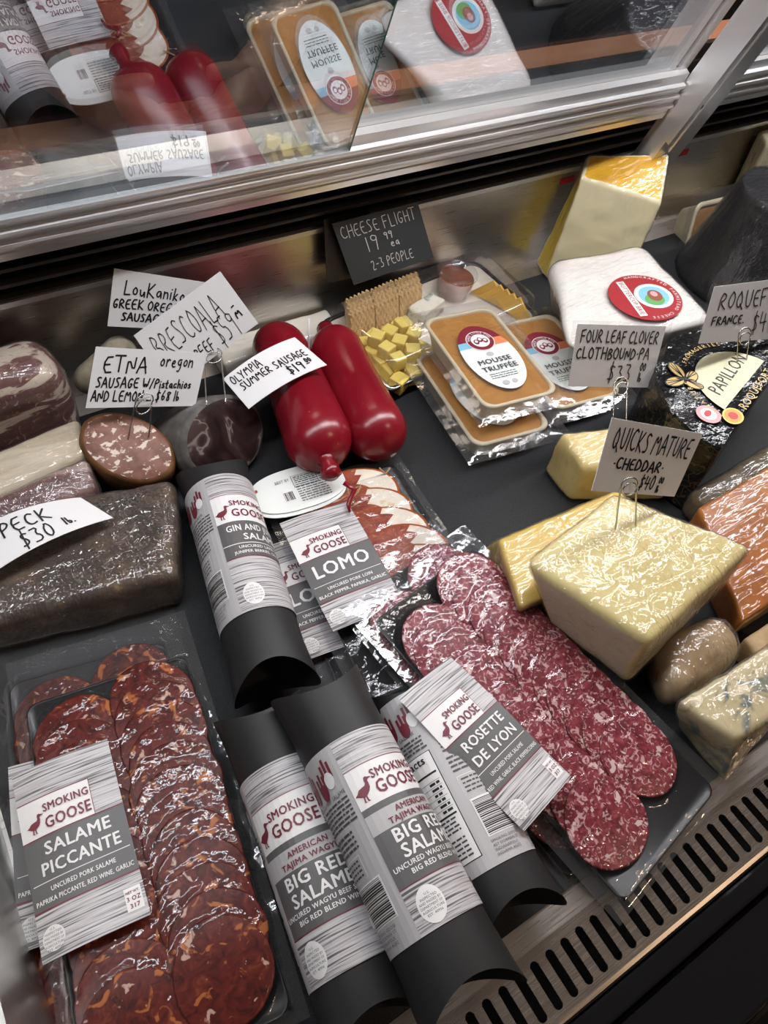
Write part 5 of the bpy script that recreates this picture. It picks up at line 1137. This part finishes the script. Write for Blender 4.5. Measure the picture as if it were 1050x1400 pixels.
card('price_card', 'price card in a clear sleeve at the right edge above the black foil cheese', planed([(977, 392), (1090, 378), (1080, 462), (955, 470)], P(1012, 493, .088) + Vector((0, .003, 0)), 22), a_roq, sleeve=True)
qb = P(855, 722, .090)
card('price_card', 'price card clipped onto the big pale cheddar block', planed([(837, 571), (961, 593), (922, 679), (809, 671)], qb, 22), a_quick)
card('chalkboard_card', 'slate coloured card with white chalk lettering behind the lidded tray', planed([(454, 306), (571, 276), (593, 352), (484, 390)], PY(520, 372, .570), 4), a_chalk, 'chalkboard', group=None, thick=.001)
tag(card('chalkboard_card', 'blank black card behind the chalk lettered card', planed([(443, 300), (505, 286), (508, 376), (447, 387)], PY(470, 380, .580), 3), lambda L, W_, H_: None, 'black_plastic', group=None, thick=.001), 'blank black card behind the chalk lettered card', 'sign')
def clip(label, bases, loop, rl_, extra=None):
    """steel wire card clip: two prongs that join in a round loop"""
    a, b_ = Vector(bases[0]), Vector(bases[1]); c = Vector(loop); rt = (b_ - a); rt.z = 0; rt.normalize(); up = (c - (a + b_) / 2).normalized()
    pts = [a - up * .008]; 
    pts += [a, c - rt * rl_ - up * .001] + [c + (-rt * math.cos(q) + up * math.sin(q)) * rl_ for q in [math.pi * k / 8 for k in range(1, 9)]] + [c + rt * rl_ * 0.9 - up * .002]
    lp = [c + Vector((0, -.0012, 0)) + (rt * math.cos(q) + up * math.sin(q)) * rl_ * .85 - up * .003 for q in [-math.pi * 2 * k / 20 for k in range(0, 19)]]
    pts += [b_, b_ - up * .008]
    v, f = merge([tube(pts, .00065, 6), tube(lp, .0006, 6)])
    return tag(mk('wire_clip', v, f, 'steel_wire'), label, 'clip', 'wire card clips')
def onp(px, py, p0, t): return planed([(px, py)], p0, t)[0]
clip('wire clip stuck in the cut sausage half', [P(175, 601, .056), P(204, 592, .058)], onp(197, 550, ep + Vector((0, .006, 0)), 22), .0075)
bp_ = P(296, 545, .075)
clip('wire clip over the dark bresaola joint', [P(282, 546, .070), P(308, 543, .070)], onp(291, 484, PY(280, 480, .512), 20), .0080)
clip('wire clip holding the sleeved card before the white brie', [P(838, 590, .056), P(856, 588, .056)], onp(849, 526, P(850, 560, .056) + Vector((0, -.003, 0)), 22), .0070)
clip('wire clip stuck in the black foil cheese', [P(1008, 497, .0865), P(1020, 495, .0865)], onp(1018, 458, P(1012, 496, .088), 22), .0075)
clip('wire clip stuck in the pale cheddar block', [P(841, 725, .0865), P(869, 719, .0872)], onp(860, 663, qb + Vector((0, -.003, 0)), 22), .0070)
v, f = tube([P(424, 520, .030), PY(422, 457, P(424, 520, .030).y + .004), PY(422, 436, P(424, 520, .030).y + .006)], [.0008, .001, .001], 6)
tag(mk('card_pin', v, f, 'white_paper'), 'thin white upright pin between the two red sausages', 'pin')
